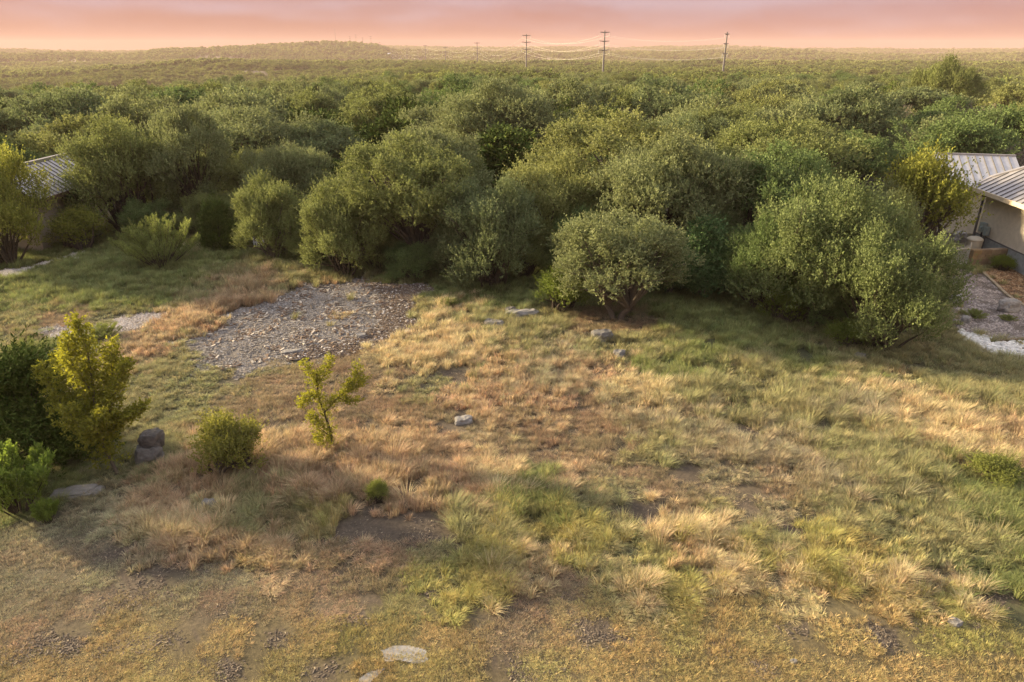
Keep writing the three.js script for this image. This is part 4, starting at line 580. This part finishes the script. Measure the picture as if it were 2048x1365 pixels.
// standing-seam slope: eave along z from z0 to z1 at (xe, ye), rising by pitch towards +x up to top(z)
function seamSlope(parent, xe, ye, pitch, z0, z1, top, step = 0.48) {
  const y = (x) => ye + (x - xe) * pitch;
  for (let z = z0; z < z1 - 0.01; z += step) {
    const a = Math.min(z + step, z1), ta = top(z), tb = top(a);
    part('roof_panel', slab([[xe, ye, z + 0.012], [xe, ye, a - 0.012], [tb, y(tb), a - 0.012], [ta, y(ta), z + 0.012]], 0.05), metal, parent);
    part('roof_seam', slab([[xe - 0.01, ye + 0.05, z - 0.022], [xe - 0.01, ye + 0.05, z + 0.022], [ta, y(ta) + 0.05, z + 0.022], [ta, y(ta) + 0.05, z - 0.022]], 0.11), seamMetal, parent);
  }
}
{
  const h = thing('stucco_house', 'pale stucco house with a standing-seam metal roof above the gravel walk', 'house', [26.45, 0, -38.3], -0.1);
  part('foundation', box(0, 11.9, -0.4, 1.0, 0, 22), concrete, h);
  part('wall', box(0.05, 11.85, 1.0, 3.62, 0.05, 21.95), stucco, h);
  part('sill_drip', box(-0.02, 0.05, 0.985, 1.02, 0, 22), dark, h);
  const top = (z) => Math.min(5.9, 0.35 + (z + 0.5) * 1.45), pitch = 0.58, ye = 3.5, y = (x) => ye + (x + 0.6) * pitch;
  seamSlope(h, -0.6, ye, pitch, -0.5, 22.4, top);
  const zr = (5.9 - 0.35) / 1.45 - 0.5;
  part('roof_slope', slab([[0.35, y(0.35), -0.5], [5.9, y(5.9), zr], [11.5, y(0.35), -0.5], [11.5, y(0.35), -0.52]], 0.06), metal, h);
  part('roof_slope', slab([[5.9, y(5.9), zr], [5.9, y(5.9), 22.4], [12.5, ye, 22.4], [12.5, ye, -0.5]], 0.06), metal, h);
  part('hip_cap', slab([[-0.6, ye + 0.07, -0.58], [-0.6, ye + 0.07, -0.42], [0.35, y(0.35) + 0.07, -0.42], [0.35, y(0.35) + 0.07, -0.58]], 0.12), metal, h);
  part('hip_cap', slab([[0.3, y(0.3) + 0.09, -0.62], [0.3, y(0.3) + 0.09, -0.4], [5.9, y(5.9) + 0.09, zr + 0.1], [5.9, y(5.9) + 0.09, zr - 0.1]], 0.12), metal, h);
  part('fascia', box(-0.66, -0.6, ye - 0.2, ye + 0.02, -0.5, 22.4), trim, h);
  part('soffit', box(-0.6, 0.05, ye - 0.14, ye - 0.08, -0.5, 22.4), trim, h);
  for (const z of [-0.3, 0.55]) part('bracket', box(-0.5, 0.05, ye - 0.34, ye - 0.15, z, z + 0.16), wood, h);
  part('downspout', box(-0.09, 0.0, 0.35, ye - 0.15, -0.09, 0.0), dark, h);
}
{
  const h = thing('outbuilding', 'low buff outbuilding with a grey metal roof behind the yellow-green shrub', 'building', [26.4, 0, -42.6], -0.25);
  part('wall', box(0.5, 4.3, -0.3, 2.95, -5.4, 0), stucco, h);
  const s = new THREE.Group(); s.name = 'roof'; s.rotation.y = Math.PI / 2; h.add(s); // its eave faces the clearing
  // in the roof's own axes x points away from the clearing and z along the eave
  s.rotation.y = Math.PI / 2; s.position.set(0, 0, 0.45);
  seamSlope(s, 0, 2.95, 0.52, 0.05, 4.65, () => 3.0, 0.46);
  part('ridge_cap', box(2.9, 3.1, 4.42, 4.56, 0.05, 4.65), metal, s);
  part('roof_slope', slab([[3.05, 4.5, 0.05], [3.05, 4.5, 4.65], [6.3, 2.9, 4.65], [6.3, 2.9, 0.05]], 0.06), metal, s);
  part('fascia', box(-0.06, 0, 2.76, 2.96, 0.05, 4.65), trim, s);
}
{
  const h = thing('metal_roofed_house', 'tan house under a striped grey metal roof, half hidden by the yellow-leaved tree', 'house', [-26.7, 0, -37.9], 0.02);
  part('wall', box(-3.4, 0, -0.3, 3.0, -7.4, 0), std([0.58, 0.50, 0.40], { map: stuccoTex }), h);
  const s = new THREE.Group(); s.name = 'roof'; s.rotation.y = Math.PI; s.position.set(0, 0, 0); h.add(s); // its eave faces the clearing
  seamSlope(s, -0.65, 2.98, 0.72, -0.5, 7.9, () => 1.45, 0.42);
  part('ridge_cap', box(1.35, 1.6, 4.44, 4.6, -0.5, 7.9), metal, s);
  part('roof_slope', slab([[1.5, 4.5, -0.5], [1.5, 4.5, 7.9], [4.0, 2.8, 7.9], [4.0, 2.8, -0.5]], 0.06), metal, s);
  part('fascia', box(-0.72, -0.65, 2.78, 3.0, -0.5, 7.9), wood, s);
  const l = part('wall_lantern', box(0.0, 0.22, 1.95, 2.5, -3.3, -3.05), dark, h); part('lantern_cap', box(-0.0, 0.28, 2.5, 2.58, -3.36, -2.99), dark, l);
}
{ // low stone wall of stacked blocks, then the railing beside it
  const w = thing('stone_wall', 'low wall of stacked tan stone blocks beside the metal railing', 'wall', [24.15, 0, -34.9], 0.12), R = rng(64);
  const mats = [std([0.36, 0.27, 0.18], { map: concreteTex }), std([0.30, 0.22, 0.15], { map: concreteTex }), std([0.42, 0.33, 0.23], { map: concreteTex }), std([0.34, 0.24, 0.13], { map: concreteTex })];
  for (let c = 0; c < 4; c++) { let x = 0; while (x < 1.95) { const l = Math.min(0.3 + R() * 0.35, 2.0 - x); part('stone_block', box(x + 0.008, x + l - 0.008, c * 0.235 + 0.006 - 0.02, (c + 1) * 0.235 - 0.006, -0.16 + R() * 0.03, 0.16 + R() * 0.03), mats[Math.floor(R() * 4)], w); x += l; } }
  const f = thing('metal_railing', 'pale metal picket railing running from the low stone wall into the bushes', 'fence', [24.1, 0, -35.0], 0.35), pale = std([0.55, 0.54, 0.52], { roughness: 0.5, metalness: 0.3 });
  for (const y of [0.16, 0.98]) part('rail', box(-4.2, -0.03, y, y + 0.04, -0.018, 0.018), pale, f);
  for (let i = 0; i < 38; i++) part('picket', box(-0.12 - i * 0.108 - 0.01, -0.12 - i * 0.108 + 0.01, 0.02, 1.16, -0.01, 0.01), pale, f);
  for (const x of [-4.2, -2.1, 0]) part('post', box(x - 0.03, x + 0.03, -0.1, 1.28, -0.03, 0.03), pale, f);
}
{ // service gear at the house corner
  const t = thing('storage_tank', 'cream tank with a rounded lid behind the low stone wall', 'tank', [25.35, 0, -36.6]);
  const shell = new THREE.LatheGeometry([[0, 0], [0.36, 0], [0.38, 0.03], [0.38, 0.98], [0.4, 1.0], [0.4, 1.05]].map(([x, y]) => new THREE.Vector2(x, y)), 28), lid = new THREE.LatheGeometry([[0.4, 1.055], [0.36, 1.12], [0.24, 1.19], [0.08, 1.22], [0, 1.22]].map(([x, y]) => new THREE.Vector2(x, y)), 28);
  part('body', shell, std([0.52, 0.47, 0.38], { roughness: 0.6 }), t); part('lid', lid, std([0.50, 0.46, 0.38], { roughness: 0.6 }), t);
  const b = thing('meter_box', 'blue-grey electric meter boxes fixed to the corner of the pale house', 'meter', [26.28, 0, -37.5], -0.1), m = std([0.30, 0.37, 0.38], { roughness: 0.5, metalness: 0.3 });
  part('cabinet', box(-0.14, 0.08, 1.25, 1.75, -0.2, 0.16), m, b); part('cabinet', box(-0.12, 0.08, 1.15, 1.6, 0.24, 0.52), m, b); part('conduit', box(-0.06, 0.02, -0.05, 1.25, -0.05, 0.02), dark, b); part('conduit', box(-0.06, 0.02, 0.1, 1.15, 0.34, 0.4), dark, b);
  const dial = new THREE.CylinderGeometry(0.09, 0.09, 0.08, 20); dial.rotateZ(Math.PI / 2); dial.translate(-0.17, 1.48, -0.02); part('meter_dial', dial, m, b);
}
{ // edging of the walk, piece by piece, and the timber by the white stones
  const pts = [[23.85, -34.4], [24.25, -33.85], [23.9, -32.8], [23.6, -31.8], [23.3, -30.9], [23.1, -30.2], [22.95, -29.4], [22.85, -28.6], [22.9, -27.6]];
  const e = thing('walk_edging', 'tan stone edging curving between the gravel walk and the leaf mulch', 'edging'), m = std([0.36, 0.30, 0.22], { map: concreteTex });
  for (let i = 0; i + 1 < pts.length; i++) { const [x0, z0] = pts[i], [x1, z1] = pts[i + 1], l = Math.hypot(x1 - x0, z1 - z0), o = part('edging_stone', box(-0.07, 0.07, -0.06, 0.11, -l / 2 + 0.015, l / 2 - 0.015), m, e); o.position.set((x0 + x1) / 2, ground(x0, z0), (z0 + z1) / 2); o.rotation.y = Math.atan2(x1 - x0, z1 - z0); }
  const t = single('timber', box(-1.4, 1.4, -0.04, 0.13, -0.07, 0.07), std([0.40, 0.34, 0.25], { map: barkTex }), 'weathered timber laid between the gravel walk and the white rocks', 'timber'); t.position.set(20.3, ground(20.3, -24.8), -24.85); t.rotation.y = 0.15;
  const w = thing('slatted_panel', 'small white slatted panel low in the grass under the bushy small oak', 'panel', [-15.0, ground(-15, -38.7), -38.7], 0.1), white = std([0.75, 0.75, 0.74], { roughness: 0.5 });
  for (let i = 0; i < 6; i++) part('slat', box(i * 0.13, i * 0.13 + 0.075, 0.05, 0.72 - (i % 3) * 0.06, -0.012, 0.012), white, w);
  part('rail', box(-0.03, 0.78, 0.3, 0.36, -0.04, -0.014), white, w);
}
// ---------- small plants that stand out in the field ----------
[[12.8, -15.3, 1.1, 0.55, 'grey', 'silvery blue leafy weed clump in the tall grass'], [-3.4, -14.4, 0.5, 0.45, 'grey', 'pale flowering weed at the edge of the dark mulch'], [-2.8, -28.7, 0.9, 0.5, 'bright', 'small bright bush in the straw grass beside the mulch rim'], [19.8, -27.4, 1.2, 0.42, 'bright', 'low mound of green grassy foliage on the walk under the oak'], [21.0, -27.0, 0.8, 0.3, 'bright', 'low green tuft before the pale rounded boulder'], [-16.2, -25.0, 1.5, 0.7, 'bright', 'soft green leafy clump beside the bare track'], [-18.3, -23.6, 1.6, 0.6, 'bright', 'yellow-green leafy clump behind the dark juniper bush']]
  .forEach(([x, z, w, h, leaf, label], i) => plantOf(i === 0 || i === 1 ? BUSH : PLUME, 'leafy_plant', label, 'plant', [x, z], w / (i < 2 ? 2 : 3), h / (i < 2 ? 1.6 : 2.4), i * 1.3, LEAF[leaf], bark, null, 'foliage', 'stem'));

// ---------- power line on the valley floor ----------
{
  const steel = new THREE.MeshStandardMaterial({ color: rgb(0.12, 0.125, 0.13), roughness: 0.6, metalness: 0.2 }), glass = std([0.6, 0.6, 0.58], { roughness: 0.3 }), cable = new THREE.MeshStandardMaterial({ color: rgb(0.8, 0.76, 0.68), roughness: 0.5, metalness: 0.6 });
  const poles = [[154.7, -538.2, 23.6], [73.8, -595.4, 26.1], [14.9, -769.9, 27.4], [-49.2, -1048.8, 23.2], [-116.5, -1294.8, 19], [-168.2, -1440.2, 22.7], [-231.7, -1633.6, 18.2], [-293.6, -1826.6, 18]];
  const arms = [[1.6, 4.6], [8, 5.0], [14.6, 5.2]]; // below the top, half length
  const tips = [];
  const WORDS = ['grey steel transmission pole with three cross-arms, nearest of the line to the tall dark trees', 'grey steel transmission pole second along the line from the dark trees', 'grey steel transmission pole third along the line, its foot in the valley brush', 'hazy transmission pole fourth along the line', 'hazy transmission pole fifth along the line', 'faint transmission pole sixth along the line', 'faint transmission pole seventh along the line', 'faint transmission pole at the foot of the hill with the masts'];
  poles.forEach(([x, z, top], i) => {
    const y0 = ground(x, z) - 0.5, q = poles[Math.min(i + 1, poles.length - 1)], p = poles[Math.max(0, i - 1)], a = Math.atan2(q[0] - p[0], q[1] - p[1]);
    const t = thing('transmission_pole', WORDS[i], 'utility pole', [x, y0, z], a, 'transmission poles across the valley'), H = top - y0, own = [];
    const m = new THREE.CylinderGeometry(0.42, 0.95, H, 12); m.translate(0, H / 2, 0); part('mast', m, steel, t);
    for (const [d, l] of arms) {
      for (const s of [-1, 1]) {
        const arm = part('cross_arm', limb([[0, H - d, 0], [s * l * 0.5, H - d + 0.25, 0], [s * l, H - d + 0.35, 0]], 0.5, 0.26, 6), steel, t);
        const g = new THREE.CylinderGeometry(0.16, 0.16, 2.4, 8); g.translate(s * l, H - d - 1.0, 0); part('insulator', g, glass, t);
        own.push([x + Math.cos(a) * s * l, top - d - 2.2, z - Math.sin(a) * s * l]);
      }
    }
    tips.push(own);
  });
  for (let k = 0; k < 6; k++) {
    const geo = [];
    for (let i = 0; i + 1 < tips.length; i++) {
      const a = tips[i][k], b = tips[i + 1][k], span = Math.hypot(a[0] - b[0], a[2] - b[2]), sag = Math.min(9, span * 0.032), pts = [];
      for (let j = 0; j <= 12; j++) { const u = j / 12; pts.push(new THREE.Vector3(lerp(a[0], b[0], u), lerp(a[1], b[1], u) - 4 * sag * u * (1 - u), lerp(a[2], b[2], u))); }
      geo.push(new THREE.TubeGeometry(new THREE.CatmullRomCurve3(pts), 24, 0.04, 5));
    }
    single('power_line', mergeGeometries(geo), cable, ['upper', 'upper', 'middle', 'middle', 'lower', 'lower'][k] + ' conductor sagging from pole to pole along the transmission line', 'cable', ['upper', 'upper', 'middle', 'middle', 'lower', 'lower'][k] + ' conductors of the transmission line');
  }
  [[-528.8, -2238.4, 74.5, 0.5, 'tallest thin radio mast on the crest of the hazy hill'], [-504.8, -2264.4, 43.5, 0.45, 'short faint mast beside the tallest radio mast'], [-483.8, -2228.1, 53.9, 0.5, 'thin mast on the hill crest, second from the tallest radio mast'], [-460.2, -2202.4, 57.4, 0.5, 'thin mast on the hill crest, third from the tallest radio mast'], [-435.2, -2176.9, 48.9, 0.5, 'thin mast where the hill starts to fall, fourth from the tallest radio mast'], [-405, -2142.1, 52.2, 0.5, 'thin mast on the falling shoulder of the hill'], [-367.3, -2067.6, 36, 0.5, 'short mast low on the shoulder of the hill']]
    .forEach(([x, z, top, r, label], i) => {
      const y0 = ground(x, z) - 0.5, H = top - y0, t = thing('radio_mast', label, 'mast', [x, y0, z], 0, 'masts on the far hill'), g = new THREE.CylinderGeometry(r * 0.6, r, H, 8); g.translate(0, H / 2, 0); part('mast', g, steel, t);
      for (const d of i ? [1.5, 7] : [3, 14, 26]) part('cross_arm', box(i ? -3.5 : -1.1, i ? 3.5 : 1.1, H - d - 0.25, H - d + 0.25, -0.3, 0.3), steel, t);
    });
}
// ---------- houses far across the valley ----------
{
  const R = rng(99), wallM = std([0.62, 0.60, 0.56]), roofM = std([0.66, 0.66, 0.66], { roughness: 0.5, metalness: 0.3 });
  [[29.5, 1500, 20, 'pale'], [23.5, 1700, 14, 'pale'], [25.8, 1900, 22, 'pale'], [29.2, 2000, 24, 'pale'], [31.5, 2050, 16, 'pale'], [34.2, 1800, 30, 'pale'], [20.2, 2150, 50, 'pale'], [17.2, 1300, 14, 'pale'], [-9.6, 2000, 22, 'pale']].forEach(([az, r, w], i) => {
    const a = az / 57.3, x = Math.sin(a) * r, z = -Math.cos(a) * r, y = ground(x, z), t = thing('distant_house', 'tiny pale house among the trees far across the valley', 'house', [x, y - 1, z], R() * 0.8 - 0.4, 'houses across the valley'), d = 10;
    part('wall', box(-w / 2, w / 2, 0, 7, -d / 2, d / 2), wallM, t);
    part('roof', mergeGeometries([slab([[-w / 2 - 1, 6.9, d / 2 + 1], [w / 2 + 1, 6.9, d / 2 + 1], [w / 2 + 1, 10.5, 0], [-w / 2 - 1, 10.5, 0]], 0.3), slab([[-w / 2 - 1, 10.5, 0], [w / 2 + 1, 10.5, 0], [w / 2 + 1, 6.9, -d / 2 - 1], [-w / 2 - 1, 6.9, -d / 2 - 1]], 0.3)]), roofM, t);
  });
}
renderer.render(scene, camera);
